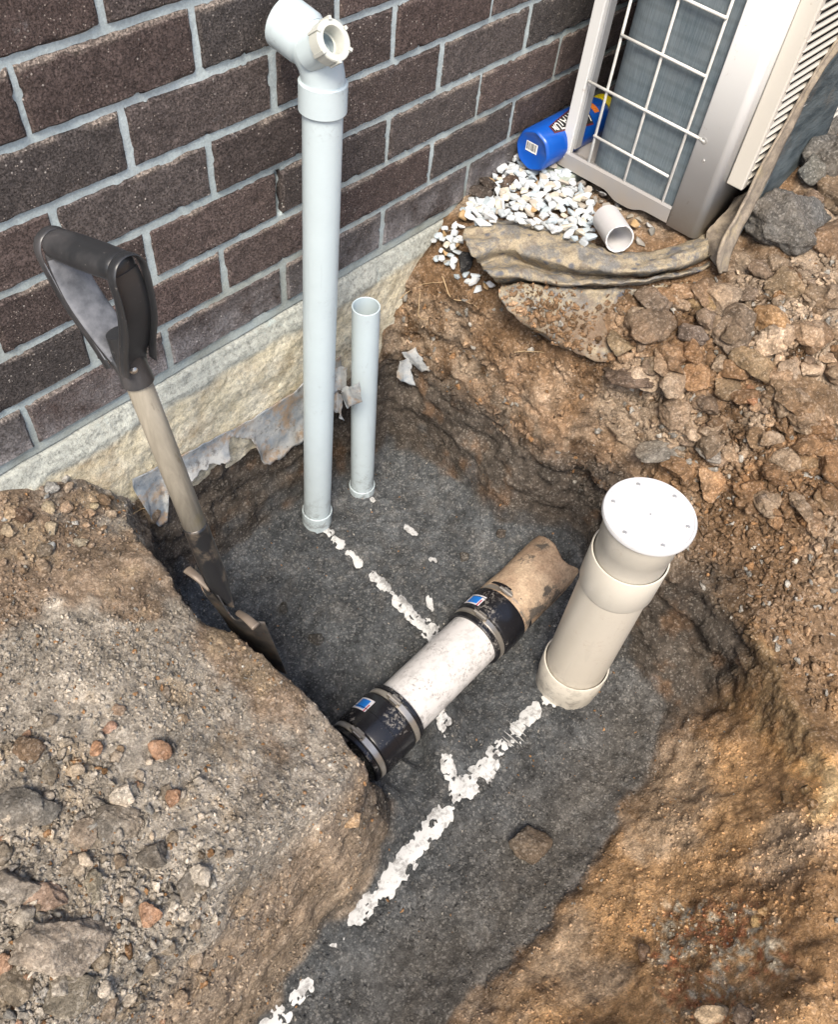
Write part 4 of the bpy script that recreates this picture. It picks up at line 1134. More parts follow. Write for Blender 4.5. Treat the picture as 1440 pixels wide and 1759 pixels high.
link_mesh('lettering', tm, M_white, pr, False)
# barcode on the base
parts = []; bars = []
def basep(a, b, e): return BC + bdir * (.0038 - e) + np.array([0, 1, 0]) * a + np.array([0, 0, 1]) * b
ca, cb = .004, .004
def bq(a0, a1, b0, b1, e): return ([basep(ca + a0, cb + b0, e), basep(ca + a1, cb + b0, e), basep(ca + a1, cb + b1, e), basep(ca + a0, cb + b1, e)], [(0, 1, 2, 3)])
bc = mesh_obj('barcode_label', *bq(-.014, .014, -.010, .010, .0003), M_white, bt, False)
a = -.0115; rr_ = random.Random(3)
while a < .0115:
    wv_ = rr_.choice([.0004, .0007, .0011]); bars.append(bq(a, a + wv_, -.0065, .0085, .0007)); a += wv_ + rr_.choice([.0005, .0008, .0011])
mesh_obj('bars', *merge(bars), M_ink, bc, False)

# ------------------------------------------------------------------ white offcut
M_off = plastic_mat('pvc_offcut', (.58, .565, .555), .35, amount=.1)
oc0 = az(1036, 366, .058); oc1 = az(1065, 411, .078)
d_ = oc1 - oc0; d_ /= np.linalg.norm(d_)
oc = tubep('pipe_offcut', oc1 + d_ * .0 - d_ * .088, oc1, .0262, .0232, M_off); 
V = np.array([v.co[:] for v in oc.data.vertices]); t = (V - oc1) @ d_
V += d_ * ((t > -.002) * vn(V, .004, 800) * .0018)[:, None]
for v, c in zip(oc.data.vertices, V): v.co = c
tag(oc, 'short white pipe offcut with a rough sawn end lying on folded fabric', 'pipe')

# ------------------------------------------------------------------ folded fabric
def fabric_material():
    n = NB('muddy_fabric')
    mud = n.ramp(n.noise(24, 9, .75, n.world, .5), [(.43, 0.0), (.54, 1.0)])
    c = n.mix(mud, (.165, .158, .145), (.315, .262, .18))
    c = n.mix(n.ramp(n.noise(34, 7, .7), [(.52, 0.0), (.64, .8)]), c, (.16, .13, .10))
    blotch = n.ramp(n.vor(42, None, 'SMOOTH_F1'), [(.16, 1.0), (.30, 0.0)])
    blotch = n.math('MULTIPLY', blotch, n.ramp(n.noise(9, 3), [(.42, 0.0), (.52, .9)]))
    c = n.mix(blotch, c, (.10, .105, .12))
    z = n.sep(n.world)[2]
    so_ = n.math('MULTIPLY', n.ramp(n.math('ADD', z, .5), [(.47, 1.0), (.505, 0.0)]), n.ramp(n.noise(20, 8, .75), [(.38, 0.0), (.52, 1.0)]))
    c = n.mix(so_, c, (.17, .12, .08))
    c = n.mix(1.0, c, n.ramp(n.noise(320, 3, .7), [(.3, .7), (.7, 1.25)]), 'MULTIPLY')
    b = n.bump(n.noise(60, 7, .7), .7, .004); b = n.bump(n.noise(420, 2), .5, .001, b)
    return n.done(c, .9, b, spec=.2)
M_fab = fabric_material()
rows = [
 (.030, [(800, 392), (868, 376), (950, 392), (1030, 424), (1110, 432), (1165, 420), (1212, 396)]),
 (.052, [(796, 400), (870, 385), (950, 403), (1030, 437), (1110, 446), (1165, 432), (1214, 404)]),
 (.060, [(802, 418), (872, 400), (950, 423), (1030, 450), (1110, 459), (1170, 446), (1216, 418)]),
 (.050, [(812, 440), (876, 425), (950, 450), (1030, 466), (1110, 470), (1172, 458), (1218, 438)]),
 (.014, [(826, 456), (880, 446), (952, 468), (1030, 477), (1110, 474), (1174, 463), (1219, 448)]),
 (.040, [(832, 466), (882, 462), (952, 476), (1030, 483), (1110, 480), (1176, 468), (1219, 454)]),
 (.030, [(842, 480), (886, 480), (954, 485), (1030, 489), (1110, 486), (1176, 473), (1219, 458)]),
 (-.010, [(862, 488), (900, 486), (956, 488), (1030, 492), (1110, 488), (1176, 476), (1219, 461)]),
 (.016, [(858, 500), (904, 492), (958, 494), (1032, 498), (1110, 494), (1178, 483), (1220, 466)]),
 (.006, [(866, 518), (912, 512), (964, 510), (1036, 510), (1110, 505), (1180, 492), (1220, 474)]),
 (-.010, [(884, 538), (930, 538), (985, 535), (1050, 532), (1112, 520), (1180, 505), (1222, 484)]),
 (-.040, [(908, 562), (955, 575), (1010, 575), (1070, 560), (1118, 540), (1184, 520), (1224, 494)]),
 (-.066, [(940, 584), (985, 604), (1040, 622), (1085, 600), (1126, 560), (1188, 535), (1226, 505)])]
G = np.array([[az(u, v, z) for u, v in r] for z, r in rows])
G2 = cres(G, 7); G3 = np.stack([cres(G2[i], 16) for i in range(len(G2))])
nr_, nc_ = G3.shape[:2]; V = G3.reshape(-1, 3)
warp = V + .02 * np.stack([vn(V, .08, 811), vn(V, .08, 812), vn(V, .08, 813)], 1)
V = V + np.array([0, -.3, .95]) * (fbm(warp * np.array([1, 1.8, 1]), .05, 5, 820, .6) * .0125)[:, None]
_al = V @ np.array([.72, -.69, 0]); _ac = V @ np.array([.69, .72, 0])
V = V + np.array([0, -.3, .95]) * (fbm(np.stack([_al * .22, _ac, _al * 0], 1) + .006 * vn(V, .05, 815)[:, None], .026, 3, 822, .5) * .0085)[:, None]
F = [(i * nc_ + j, (i + 1) * nc_ + j, (i + 1) * nc_ + j + 1, i * nc_ + j + 1) for i in range(nr_ - 1) for j in range(nc_ - 1)]
fab = mesh_obj('folded_fabric', V, F, M_fab); m = fab.modifiers.new('s', 'SOLIDIFY'); m.thickness = .003; m.offset = -1
_g = fab.data; _n = len(co2); BV = BVHTree.FromPolygons(co2.tolist() + V.tolist(), T.reshape(-1, 3).tolist() + [tuple(i + _n for i in q) for q in F])
tag(fab, 'folded khaki geotextile fabric caked with mud below the white pebbles', 'fabric')
# standing edge of the fabric: a doubled hem rising to the right with a dark sheet behind it
def hem_material():
    n = NB('fabric_hem'); co = n.world
    c = n.mix(n.ramp(n.noise(60, 6, .7), [(.35, 0.0), (.65, 1.0)]), (.15, .125, .10), (.30, .25, .19))
    c = n.mix(n.ramp(n.noise(25, 6, .7), [(.55, 0.0), (.66, .7)]), c, (.33, .27, .17))
    return n.done(c, .9, n.bump(n.noise(300, 3), .6, .0015), spec=.2)
M_hem = hem_material()
hu = [(1236, 470, 1250, 466, -.496, -.496), (1232, 448, 1256, 442, -.486, -.490), (1242, 410, 1272, 402, -.474, -.480), (1266, 368, 1298, 358, -.464, -.470), (1292, 318, 1324, 306, -.458, -.464), (1318, 268, 1346, 258, -.455, -.460), (1352, 212, 1374, 204, -.453, -.458), (1392, 142, 1408, 136, -.452, -.456), (1438, 74, 1452, 76, -.452, -.456), (1520, -40, 1536, -36, -.452, -.456)]
A_ = cres(np.array([np.concatenate([ay(a, b, y0), ay(c, d, y1)]) for a, b, c, d, y0, y1 in hu]), 8)
V = []; F = []; nk = 9
for i, q in enumerate(A_):
    for k in range(nk):
        t = k / (nk - 1); p = q[:3] * (1 - t) + q[3:] * t + np.array([0, -1, .3]) * (.001 * math.sin(t * math.pi) + .002 * math.sin(t * 9 + i * .05)); V.append(p)
for i in range(len(A_) - 1):
    for k in range(nk - 1): F.append((i * nk + k, i * nk + k + 1, (i + 1) * nk + k + 1, (i + 1) * nk + k))
V = np.array(V) + np.array([0, -1, 0]) * (vn(np.array(V), .02, 830) * .0015)[:, None]
fs = thing('fabric_strip', 'grey-brown fabric edging strip standing against the louvred front of the air conditioner', 'fabric', A_[0][:3])
o = mesh_obj('hem', V, F, M_hem, fs); m = o.modifiers.new('s', 'SOLIDIFY'); m.thickness = .004
def sheet_material():
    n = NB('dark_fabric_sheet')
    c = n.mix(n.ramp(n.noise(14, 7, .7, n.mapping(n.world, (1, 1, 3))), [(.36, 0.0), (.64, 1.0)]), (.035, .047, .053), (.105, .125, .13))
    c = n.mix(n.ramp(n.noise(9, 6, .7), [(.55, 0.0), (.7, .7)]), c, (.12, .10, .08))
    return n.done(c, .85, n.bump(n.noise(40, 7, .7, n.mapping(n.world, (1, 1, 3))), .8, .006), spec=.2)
M_sheet = sheet_material()
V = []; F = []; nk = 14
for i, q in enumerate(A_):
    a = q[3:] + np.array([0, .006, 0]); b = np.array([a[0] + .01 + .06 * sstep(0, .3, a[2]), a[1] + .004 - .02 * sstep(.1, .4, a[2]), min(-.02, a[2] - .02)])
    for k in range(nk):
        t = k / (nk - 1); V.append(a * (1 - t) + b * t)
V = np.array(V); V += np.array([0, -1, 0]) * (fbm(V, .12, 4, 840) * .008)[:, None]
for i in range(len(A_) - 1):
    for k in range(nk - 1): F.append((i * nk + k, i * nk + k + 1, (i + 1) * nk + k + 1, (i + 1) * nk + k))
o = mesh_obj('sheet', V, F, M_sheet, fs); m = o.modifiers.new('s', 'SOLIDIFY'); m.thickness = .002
# crumpled lower end hanging left of the strip
lo = np.array([[az(u, v, z) for u, v, z in r] for r in (
    [(1262, 340, .10), (1285, 330, .13), (1300, 335, .13)], [(1238, 372, .075), (1262, 362, .085), (1284, 360, .09)], [(1218, 398, .06), (1240, 392, .066), (1262, 392, .07)],
    [(1214, 420, .045), (1232, 418, .058), (1252, 420, .05)], [(1222, 448, .03), (1238, 450, .036), (1248, 452, .03)], [(1240, 468, .02), (1246, 470, .022), (1252, 470, .018)])])
G2 = cres(lo, 8); G3 = np.stack([cres(G2[i], 8) for i in range(len(G2))]); nr_, nc_ = G3.shape[:2]; V = G3.reshape(-1, 3)
V = V + np.array([-.5, -.6, .4]) * (fbm(V, .03, 3, 850) * .010)[:, None]
F = [(i * nc_ + j, (i + 1) * nc_ + j, (i + 1) * nc_ + j + 1, i * nc_ + j + 1) for i in range(nr_ - 1) for j in range(nc_ - 1)]
o = mesh_obj('crumpled_end', V, F, M_hem, fs); m = o.modifiers.new('s', 'SOLIDIFY'); m.thickness = .003

# ------------------------------------------------------------------ stones and clods
def ico(sub):
    bm = bmesh.new(); bmesh.ops.create_icosphere(bm, subdivisions=sub, radius=1); V = np.array([v.co[:] for v in bm.verts]); F = np.array([[v.index for v in f.verts] for f in bm.faces]); bm.free(); return V, F
ICO = {k: ico(k) for k in (1, 2, 3, 4, 5)}
def clod_verts(sub, seed, rough=.30, flat=.75, angular=.62):
    V, F = ICO[sub]; rs = np.random.RandomState(seed); V = V.copy()
    d = 1 + fbm(V + seed * 3.1, 1.1, 2, seed) * .42
    V = V * d[:, None]
    for k in range(7):                               # broken planes
        nn = rs.normal(size=3); nn /= np.linalg.norm(nn); h = rs.uniform(.50, .86); s = V @ nn; ov = np.maximum(s - h, 0)
        V = V - nn * (ov * angular * 1.6)[:, None].clip(0, None)
    nrm = V / np.linalg.norm(V, axis=1)[:, None]
    w1, w2, wv_ = worley(V + seed, .42, seed) if sub >= 3 else (0, 0, 0)
    V = V + nrm * (fbm(V + seed, .5, 6 if sub > 3 else 3, seed + 5, .62) * rough * .7)[:, None]
    if sub >= 3: V = V + nrm * ((.5 - w1) * .07)[:, None]
    V[:, 2] *= flat
    return V, F
def clod_mesh(name, sub, seed, **k):
    V, F = clod_verts(sub, seed, **k); me = bpy.data.meshes.new(name); me.from_pydata(V.tolist(), [], F.tolist()); me.update()
    me.polygons.foreach_set('use_smooth', [True] * len(me.polygons)); me.materials.append(M_clod); return me
MED = [clod_mesh('clod', 4, s) for s in (1, 2, 3, 4, 5, 6, 7, 8)]
SML = [clod_mesh('clod', 3, s) for s in range(20, 28)]
def put(name, me, p, size, rot, col, label, cat, group=None, sc=(1, 1, 1)):
    o = bpy.data.objects.new(name, me); COL.objects.link(o); o.location = p; o.rotation_euler = rot; o.scale = [size * s for s in sc]; o.color = (*[float(c) for c in col], 1)
    return tag(o, label, cat, group)
rnd = random.Random(5)
def rr3(): return (rnd.uniform(-.4, .4), rnd.uniform(-.4, .4), rnd.uniform(0, 6.28))
BIG = [  # u, v, width px, colour, label, squash, sink
 (1335, 365, 158, (.135, .13, .12), 'huge grey-brown clod with white chips beside the fabric strip', (1, .85, 1.0), .2),
 (1405, 222, 80, (.13, .12, .105), 'grey-brown clod high on the heap against the dark sheet', (1, .9, .9), 0),
 (1350, 262, 56, (.12, .11, .10), 'dark clod wedged between fabric strip and heap', (.9, 1, .9), 0),
 (1436, 330, 80, (.17, .13, .09), 'brown clod at the right edge under the big dark clod', (1, 1, .8), .15),
 (1395, 345, 40, (.20, .15, .11), 'small tan clod between the huge clod and the right edge', (1, 1, .9), 0),
 (1262, 540, 128, (.165, .125, .09), 'large dull brown clod below the bottom end of the fabric strip', (.75, 1, .7), .35),
 (1320, 548, 66, (.33, .20, .10), 'orange clod against the large dull brown clod', (1, 1.1, .8), .1),
 (1385, 296, 62, (.11, .11, .10), 'dark rounded clod right of the fabric strip', (.8, 1.1, 1.1), .1),
 (1425, 265, 110, (.12, .115, .105), 'big dark clod at the right edge below the dark sheet', (1, 1, 1), .3),
 (1425, 400, 90, (.17, .12, .08), 'brown clod at the right edge beside the huge grey clod', (1, 1, .8), .3),
 (1210, 512, 74, (.22, .155, .085), 'yellowish brown flat clod just below the fabric fold', (1, .8, .6), .2),
 (1120, 545, 84, (.19, .135, .09), 'squarish brown clod below the middle of the folded fabric', (1, .9, .6), .35),
 (1190, 567, 72, (.16, .125, .10), 'grey-brown wedge clod under the yellowish clod', (1, .7, .6), .25),
 (1062, 588, 62, (.23, .175, .11), 'pale brown lumpy clod at the lower tip of the fabric', (1, .9, .8), .1),
 (1100, 592, 30, (.18, .135, .095), 'small clod touching the pale lumpy clod', (.8, 1, .9), .1),
 (1122, 626, 44, (.20, .15, .10), 'rounded brown clod midway down the bank', (1, 1, .8), .1),
 (1080, 630, 92, (.17, .12, .085), 'half buried wide brown clod below the lumpy pale one', (1, .8, .5), .45),
 (1292, 622, 84, (.24, .17, .10), 'large tan clod split by a crack on the upper right bank', (1, .8, .9), .15),
 (1255, 655, 62, (.20, .145, .09), 'tan clod left of the split clod', (1, 1, .7), .2),
 (1288, 675, 40, (.34, .19, .11), 'pinkish orange wedge clod below the split clod', (.6, 1.3, .8), .1),
 (1375, 660, 170, (.185, .125, .075), 'very wide brown clod half sunk at the right edge of the bank', (1, .7, .55), .45),
 (1210, 686, 50, (.22, .16, .11), 'rounded clod with pale face beneath the tan clods', (1, 1, .8), .2),
 (1345, 480, 80, (.22, .16, .10), 'crumbly tan clod right of the dull brown clod', (1, .9, .8), .2),
 (1410, 505, 70, (.18, .13, .085), 'brown clod near the right edge at mid height of the heap', (1, .9, .8), .25),
 (1400, 570, 70, (.16, .11, .07), 'dark brown clod in the heap at the right edge', (1, .9, .7), .3),
 (1150, 760, 90, (.20, .18, .15), 'long greyish slab of clay lying on the bank above the cap', (1.5, .6, .35), .4),
 (1225, 765, 70, (.20, .18, .155), 'pale grey flake of clay beside the long slab', (1, .8, .4), .4),
 (1300, 745, 44, (.21, .15, .095), 'lone tan clod above the right rim of the pit', (1, .9, .8), .2),
 (1380, 790, 60, (.24, .16, .09), 'orange-brown clod near the right edge above the cap level', (1, .8, .7), .3),
 (1420, 850, 60, (.21, .14, .08), 'brown clod at the right edge beside the rim', (1, .9, .7), .3),
 (800, 447, 44, (.050, .052, .055), 'dark smooth rock by the left end of the folded fabric', (.75, 1.15, .8), .1),
 (775, 425, 26, (.055, .05, .045), 'dark soil clod among pebbles left of the fabric', (1, 1, .8), .1),
 (838, 327, 34, (.07, .055, .045), 'dark crumbly clod on pebbles against the wall', (1.2, .8, .8), -.75),
 (826, 342, 36, (.075, .06, .05), 'dark soil lump beside the wall on the pebbles', (1.2, .9, .7), -.75),
 (868, 323, 38, (.08, .06, .048), 'dark flattened soil lump on top of the white pebbles', (1.3, .8, .7), -.75),
 (905, 1440, 74, (.135, .108, .082), 'flat brown clod lying alone on the dark pit floor', (1, .85, .8), .02),
 (488, 1042, 26, (.065, .065, .062), 'dark oval clod on the pit floor beside the shovel', (.8, 1.3, .6), .2),
 (545, 1092, 34, (.062, .062, .06), 'dark flat clod on the pit floor below the shovel tip', (1, .8, .5), .3),
 (798, 953, 22, (.062, .058, .052), 'dark round clod on the floor above the far coupling', (1, 1, .7), .15),
 (862, 915, 20, (.07, .058, .048), 'small dark clod by the far pit wall', (1, 1, .8), .1),
 (100, 1602, 165, (.29, .225, .16), 'largest pale pinkish clod on the left mound', (1, .68, .75), .25),
 (30, 1510, 100, (.25, .205, .155), 'pale clod cut by the left frame edge above the largest one', (1, .8, .7), .3),
 (85, 1530, 70, (.36, .22, .14), 'salmon pink clod above the largest pale clod', (1.1, .7, .6), .25),
 (165, 1512, 48, (.26, .22, .145), 'upright yellowish clod right of the pink clod', (.8, 1.2, .8), .2),
 (265, 1455, 62, (.17, .155, .13), 'grey-brown clod standing out in the middle of the mound', (1, .85, .8), .15),
 (180, 1395, 100, (.19, .165, .13), 'broad low clod just above the grey-brown one on the mound', (1.2, .7, .4), .45),
 (145, 1420, 60, (.27, .21, .15), 'tan clod left of the broad low clod', (.9, 1, .6), .3),
 (40, 1368, 100, (.18, .165, .14), 'wide grey clod at the left frame edge', (1.1, .8, .6), .35),
 (90, 1316, 44, (.21, .175, .125), 'oblong clod near the left edge above the wide grey clod', (.7, 1.3, .7), .2),
 (50, 1285, 52, (.22, .135, .07), 'rusty clod in a hollow near the left edge', (1, 1, .7), .3),
 (120, 1480, 40, (.22, .18, .13), 'small tan clod between the pink clod and the broad clod', (1, 1, .7), .2),
 (120, 1690, 90, (.22, .18, .12), 'crumbly clod below the largest pale clod', (1.2, .8, .6), .35),
 (30, 1680, 80, (.24, .18, .11), 'tan clod at the lower left edge of the mound', (1, 1, .6), .35),
 (170, 1640, 50, (.24, .18, .11), 'tan lump touching the right end of the largest clod', (1, .8, .6), .3),
 (325, 1500, 70, (.19, .165, .13), 'slanted grey clod low on the mound toward the trench', (.7, 1.2, .5), .4),
 (605, 1400, 42, (.30, .19, .09), 'yellow-brown clod on the mound corner above the trench', (1, .8, .6), .3),
 (250, 1650, 56, (.23, .18, .12), 'brown clod at the bottom of the mound right of the crumbly one', (1, .8, .6), .4),
 (110, 822, 20, (.36, .38, .38), 'pale bluish stone against the wall on the left mound', (1, 1, .7), .1),
 (120, 792, 22, (.50, .52, .52), 'white stone nearest the wall on the left mound', (1.1, .9, .7), .1),
 (86, 868, 26, (.30, .23, .13), 'tan stone below the white stones on the left mound', (1, 1, .7), .15),
 (16, 910, 32, (.36, .27, .16), 'tan angular stone at the left edge of the mound', (1, 1, .8), .15),
 (38, 880, 44, (.14, .08, .045), 'dark red-brown clod at the upper left edge', (1, .8, .8), .2),
 (78, 940, 36, (.15, .11, .07), 'smooth brown pebble-like clod on the upper mound', (1.1, .9, .7), .2),
 (90, 905, 30, (.36, .29, .18), 'pale yellow stone beside the smooth brown one', (.9, 1.1, .7), .15),
 (136, 928, 28, (.34, .28, .18), 'pale elongated stone right of the yellow stone', (1.3, .7, .6), .15),
 (205, 1218, 24, (.28, .18, .11), 'small rusty clod in the middle of the upper mound', (1, .9, .7), .2),
 (188, 1245, 30, (.34, .19, .13), 'pink clod on the mound left of centre', (1.1, .8, .6), .2),
 (315, 1232, 24, (.29, .19, .10), 'orange clod alone on the smooth part of the mound', (1, .9, .6), .15),
 (287, 1187, 26, (.24, .19, .14), 'tan clod above the lone orange clod', (.8, 1.1, .6), .2),
 (285, 1355, 30, (.21, .17, .12), 'oval tan clod in the middle of the mound', (.8, 1.2, .5), .25),
 (88, 1232, 32, (.22, .18, .13), 'tan clod with grey top near the left edge', (1, .9, .7), .2),
 (1300, 1582, 26, (.34, .23, .11), 'yellow-brown pebble on the near right bank', (.8, 1.2, .7), .1),
 (1312, 1560, 24, (.27, .17, .08), 'rusty pebble just above the yellow-brown pebble', (1.2, .8, .7), .1),
 (1278, 1745, 44, (.10, .08, .065), 'dark clod at the bottom right beside the crushed brick', (.9, 1, .7), .15),
 (1225, 1735, 74, (.50, .40, .28), 'chunk of white and red crushed brick at the bottom right', (1.2, .8, .5), .3),
 (1110, 1630, 34, (.18, .12, .08), 'brown clod on the near right bank left of the crushed brick', (1, 1, .6), .3),
 (1352, 1368, 30, (.13, .085, .045), 'dark brown clod in the hollow under the orange seam', (1, 1, .8), .1),
 (1385, 1355, 24, (.15, .10, .05), 'small brown clod at the right of the hollow', (1, 1, .8), .1),
 (1395, 1378, 26, (.14, .09, .045), 'brown clod at the bottom of the hollow under the seam', (1, 1, .8), .1),
]
for i, (u, v, wpx, col, lab, sc, sink) in enumerate(BIG):
    if u < 640: g_ = sum(col) / 3; col = tuple(.62 * c_ + .38 * g_ * k_ for c_, k_ in zip(col, (1.08, 1.0, .88)))
    p, nn = hit(u, v + wpx * .18)
    if p is None: continue
    dep = (np.array(p) - CC) @ CR[2]; r = wpx * dep / FPX / 2 / 1.02
    big = wpx > 55
    me_ = clod_mesh('clod', 5, 200 + i, rough=.34) if wpx > 90 else (clod_mesh('clod', 4, 200 + i) if big else MED[i % 8])
    stone = 'stone' in lab or 'rock' in lab or 'pebble-like' in lab
    q = Vector(p) + Vector((0, 0, 1)) * r * sc[2] * .72 * (.75 - 1.6 * sink)
    rot = (rnd.uniform(-.25, .25), rnd.uniform(-.25, .25), math.radians(-42) + rnd.uniform(-.2, .2))
    put('soil_clod' if not stone else 'stone', me_, q, r, rot, col, lab, 'clod' if not stone else 'stone', None, sc)
# many medium clods as individuals
def inpoly(u, v, pl):
    c = False; n = len(pl)
    for i in range(n):
        (x1, y1), (x2, y2) = pl[i], pl[(i + 1) % n]
        if (y1 > v) != (y2 > v) and u < (x2 - x1) * (v - y1) / (y2 - y1) + x1: c = not c
    return c
def scatter_px(pl, n, fn, mind=0):
    us = [p[0] for p in pl]; vs = [p[1] for p in pl]; k = 0; tries = 0; got = []
    while k < n and tries < n * 60:
        tries += 1; u = rnd.uniform(min(us), max(us)); v = rnd.uniform(min(vs), max(vs))
        if not inpoly(u, v, pl): continue
        if mind and any((u - a) ** 2 + (v - b) ** 2 < mind * mind for a, b in got[-400:]): continue
        p, nn = hit(u, v)
        if p is None or p.y > -.004: continue
        got.append((u, v)); fn(u, v, p, nn); k += 1
def mkclod(lab, grp, lo, hi, pal, pw=2.2):
    def fn(u, v, p, nn):
        s = lo + (hi - lo) * rnd.random() ** pw
        c = col_at(np.array(p))[0] * rnd.uniform(.9, 1.6) if rnd.random() < .6 else np.array(rnd.choice(pal)) * rnd.uniform(.75, 1.1)
        put('soil_clod', rnd.choice(SML if s < .014 else MED), Vector(p) + Vector((0, 0, 1)) * s * .48, s, rr3(), c, lab, 'clod', grp, (rnd.uniform(.8, 1.25), rnd.uniform(.75, 1.1), rnd.uniform(.6, .95)))
    return fn
tanp = [(.27, .20, .135), (.23, .17, .115), (.30, .22, .15), (.21, .155, .11)]
scatter_px([(1040, 560), (1230, 480), (1440, 440), (1440, 960), (1230, 880), (1120, 790), (1110, 700), (1060, 640)], 200, mkclod('small loose tan clod on the bank between fabric and capped shaft', 'loose clods on the right bank', .010, .036, tanp))
scatter_px([(0, 1240), (330, 1300), (420, 1500), (300, 1759), (0, 1759)], 70, mkclod('small loose clod on the coarse lower part of the left mound', 'loose clods on the left mound', .005, .017, [(.26, .2, .14), (.2, .17, .13), (.32, .2, .13)]))
scatter_px([(0, 830), (150, 800), (210, 860), (150, 960), (0, 1000)], 45, mkclod('small stone or clod on the upper corner of the left mound by the wall', 'stones by the wall on the left', .005, .013, [(.36, .3, .2), (.38, .38, .36), (.2, .14, .09)]))

# white pebbles
def pebble_material():
    n = NB('pebble_stone'); oi = n.N.new('ShaderNodeObjectInfo')
    c = n.mix(1.0, oi.outputs['Color'], n.ramp(n.noise(60, 5, .6), [(.3, .8), (.7, 1.08)]), 'MULTIPLY')
    c = n.mix(n.ramp(n.noise(45, 5, .7), [(.62, 0.0), (.72, .45)]), c, (.38, .30, .20))
    return n.done(c, .55, n.bump(n.noise(120, 5), .3, .0012), spec=.4)
M_peb = pebble_material()
def pebble_mesh(seed):
    rs = np.random.RandomState(seed); bm = bmesh.new()
    for k in range(15):
        q = rs.normal(size=3); q /= np.linalg.norm(q); q *= np.array([1, rs.uniform(.65, .9), rs.uniform(.5, .75)]) * rs.uniform(.85, 1.0); bm.verts.new(q)
    r = bmesh.ops.convex_hull(bm, input=bm.verts); bmesh.ops.delete(bm, geom=[v for v in bm.verts if not v.link_faces], context='VERTS')
    bmesh.ops.bevel(bm, geom=list(bm.edges) + list(bm.verts), offset=.05, segments=1, affect='EDGES', profile=.5)
    me = bpy.data.meshes.new('pebble'); bm.to_mesh(me); bm.free(); me.update()
    me.polygons.foreach_set('use_smooth', [False] * len(me.polygons)); me.materials.append(M_peb); return me
PEB = [pebble_mesh(s) for s in range(40, 52)]
WH = [(.50, .54, .56), (.56, .58, .58), (.42, .48, .51), (.56, .51, .42), (.60, .61, .61), (.50, .53, .54)]
placed = []
def peb(lo, hi, pal, lab, grp, extra=.0):
    def fn(u, v, p, nn):
        s = rnd.uniform(lo, hi); q = Vector(p); h = 0; kb = rnd.uniform(.82, 1.1)
        for (x, y, z, r) in placed:
            d2 = (x - q.x) ** 2 + (y - q.y) ** 2
            if d2 < (r * .75 + s * .75) ** 2: h = max(h, z + (r + s) * .38 - q.z)
        h = min(h, .013); q.z += h; placed.append((q.x, q.y, q.z, s))
        t = rnd.random(); c = rnd.choice(pal) if t < .9 else ((.42, .28, .14) if t < .95 else (.40, .36, .30))
        put('pebble', rnd.choice(PEB), q + Vector((0, 0, s * .25)), s, (rnd.uniform(-.5, .5), rnd.uniform(-.5, .5), rnd.uniform(0, 6)), [k_ * kb for k_ in c], lab, 'pebble', grp, (rnd.uniform(.8, 1.2), rnd.uniform(.75, 1), rnd.uniform(.65, .95)))
    return fn
main_bed = [(880, 268), (925, 270), (960, 292), (1012, 345), (1018, 392), (1008, 428), (950, 405), (870, 388), (800, 392), (790, 378), (815, 350), (850, 312)]
scatter_px(main_bed, 235, peb(.0120, .0180, WH, 'angular white pebble in the bed between brick wall and air conditioner', 'white landscaping pebbles'), 6)
scatter_px([(960, 290), (1130, 398), (1090, 425), (1020, 400), (1010, 350)], 28, peb(.0100, .0145, [(.24, .22, .19), (.30, .27, .22), (.18, .17, .15), (.34, .34, .33)], 'dull brownish pebble in the shade under the air conditioner tray', 'dull pebbles below the unit'), 7)
scatter_px([(740, 420), (790, 380), (800, 440), (775, 452), (815, 485), (850, 500), (830, 508), (770, 470), (745, 455)], 36, peb(.0090, .014, WH, 'small white pebble spilling down beside the dark smooth rock', 'spilled white pebbles'), 8)

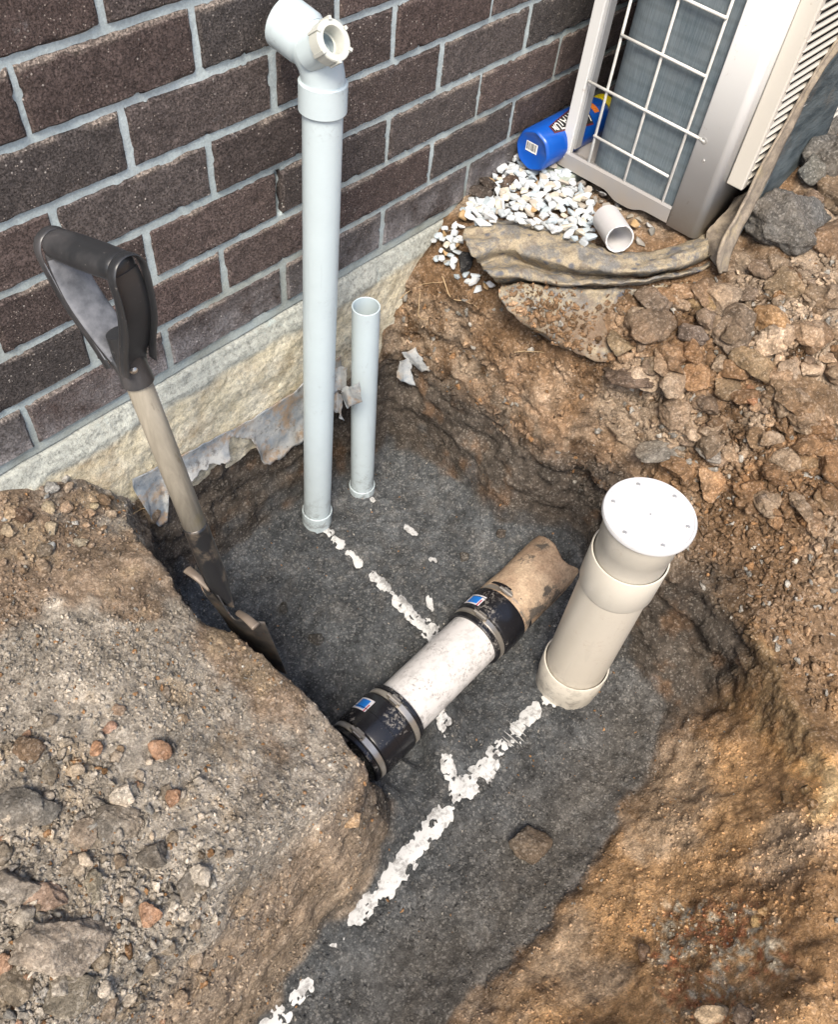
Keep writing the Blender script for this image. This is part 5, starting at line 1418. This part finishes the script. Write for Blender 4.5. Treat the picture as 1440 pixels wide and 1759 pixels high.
# fine crumbs, grains and chips: uncountable, one object
def crumbs(name, label, spec):
    VV = []; FF = []; CCc = []; base = 0
    shapes = {s: [clod_verts(s, 900 + k, rough=.8, flat=.7, angular=1.0) for k in range(5)] for s in (1, 2)}
    for pl, n, lo, hi, pw, bright in spec:
        us = [p[0] for p in pl]; vs = [p[1] for p in pl]; k = 0; pts = []
        while k < n:
            u = rnd.uniform(min(us), max(us)); v = rnd.uniform(min(vs), max(vs))
            if not inpoly(u, v, pl): continue
            k += 1; p, nn = hit(u, v)
            if p is None or p.y > -.006: continue
            pts.append((p.x, p.y, p.z))
        pts = np.array(pts)
        # clustered: keep where a noise field is high
        keep = fbm(pts, .10, 3, 990) + RNG.uniform(-.45, .45, len(pts)) > -.05
        ex_ = expose(pts[:, 0], pts[:, 1]); keep &= ~((ex_ > .3) & (pts[:, 2] < FLOOR + .03))
        pts = pts[keep]; cs = col_at(pts)
        for p, c in zip(pts, cs):
            s = lo + (hi - lo) * rnd.random() ** pw; sub = 2 if s > .005 else 1
            V, F = rnd.choice(shapes[sub]); R_ = np.array(Euler((rnd.uniform(0, 6), rnd.uniform(0, 6), rnd.uniform(0, 6))).to_matrix())
            Vt = (V * np.array([rnd.uniform(.7, 1.3), 1, rnd.uniform(.6, 1)])) @ R_.T * s + p + [0, 0, s * .35]
            t = rnd.random(); cc_ = c * rnd.uniform(.75, 1.7) if t < bright else (np.array([.40, .37, .32]) * rnd.uniform(.5, 1.1) if t < bright + (1 - bright) * .7 else np.array([.34, .19, .09]) * rnd.uniform(.6, 1.1))
            VV.append(Vt); FF.append(F + base); base += len(V); CCc.append(np.tile(cc_, (len(V), 1)))
    V = np.vstack(VV); F = np.vstack(FF); C = np.vstack(CCc)
    me = bpy.data.meshes.new(name); me.vertices.add(len(V)); me.vertices.foreach_set('co', V.astype(np.float32).ravel()); me.loops.add(len(F) * 3); me.polygons.add(len(F))
    me.loops.foreach_set('vertex_index', F.astype(np.int32).ravel()); me.polygons.foreach_set('loop_start', np.arange(0, len(F) * 3, 3, dtype=np.int32)); me.polygons.foreach_set('loop_total', np.full(len(F), 3, dtype=np.int32)); me.update(calc_edges=True)
    a = me.color_attributes.new('Col', 'FLOAT_COLOR', 'POINT'); a.data.foreach_set('color', np.hstack([C, np.ones((len(C), 1))]).astype(np.float32).ravel())
    o = link_mesh(name, me, M_soil, None, False); return tag(o, label, 'soil crumbs', None, 'stuff')
# crumbs
crumbs('soil_crumbs', 'loose soil crumbs and rock chips strewn over mound, banks and pit floor', [
    ([(0, 850), (200, 830), (330, 980), (490, 1160), (580, 1230), (660, 1370), (600, 1550), (430, 1759), (0, 1759)], 30000, .0007, .0048, 3.2, .84),
    ([(0, 1200), (350, 1300), (400, 1759), (0, 1759)], 900, .003, .0090, 2.2, .85),
    ([(680, 480), (860, 520), (1100, 520), (1440, 420), (1440, 1250), (1200, 1010), (1010, 860), (860, 740), (700, 640)], 13000, .0013, .0095, 2.6, .88),
    ([(1050, 560), (1440, 430), (1440, 930), (1200, 850)], 3500, .003, .013, 2.4, .88),
    ([(330, 900), (520, 900), (640, 760), (700, 700), (1000, 950), (1170, 1240), (1080, 1480), (840, 1759), (460, 1759), (660, 1440), (640, 1340), (500, 1160)], 14000, .0009, .0042, 2.6, .93),
    ([(860, 1759), (1090, 1480), (1160, 1220), (1440, 1330), (1440, 1759)], 10000, .0008, .0040, 3.2, .95),
    ([(820, 470), (1060, 500), (1200, 480), (1120, 620), (1040, 630), (930, 590)], 1500, .0013, .006, 2.0, .95)])

# fine roots
M_root = simple('root', (.42, .30, .17), .7)
def root(pts, label, r=.0011):
    P = []
    for u, v in pts:
        p, nn = hit(u, v)
        if p is not None: P.append(np.array(p) + np.array(nn) * .004)
    P = catmull(P, 6); P = [p + .0012 * np.array([vn(np.array([p]), .008, 950)[0], vn(np.array([p]), .008, 951)[0], vn(np.array([p]), .008, 952)[0]]) for p in P]
    V, F = sweep(P, list(np.linspace(r, r * .5, len(P))), 6); o = mesh_obj('thin_root', V, F, M_root); tag(o, label, 'root')
root([(680, 518), (705, 500), (728, 487), (762, 487)], 'pale thin root curving left under the spilled pebbles')
root([(759, 475), (770, 500), (778, 512), (800, 518), (824, 526)], 'pale thin root running right from the curved root', .0013)
root([(724, 500), (720, 525), (722, 545), (734, 552)], 'short thin root hanging down the brown bank')
root([(884, 606), (905, 602), (936, 602)], 'straight pale root lying on the brown bank')
root([(226, 882), (240, 874), (256, 870), (276, 862)], 'root poking out of the mound beside the shovel shaft')
# scraps of membrane stuck on the far bank
def hp(u, v, off=.01):
    p, nn = hit(u, v); return np.array(p) + np.array([-.4, -.3, .5]) * off
scrap('membrane_scrap', [hp(690, 606, .02), hp(712, 600, .015), hp(736, 634, .02), hp(722, 640, .03)], 'bright curled membrane scrap on the bank right of the short pipe', .006, seed=5)
scrap('membrane_scrap', [hp(688, 620, .04), hp(704, 612, .035), hp(712, 662, .06), hp(682, 650, .06)], 'hanging grey membrane scrap just right of the short pipe', .008, seed=6)
print('verts', sum(len(o.data.vertices) for o in S.objects if o.type == 'MESH'), 'objs', len(S.objects))
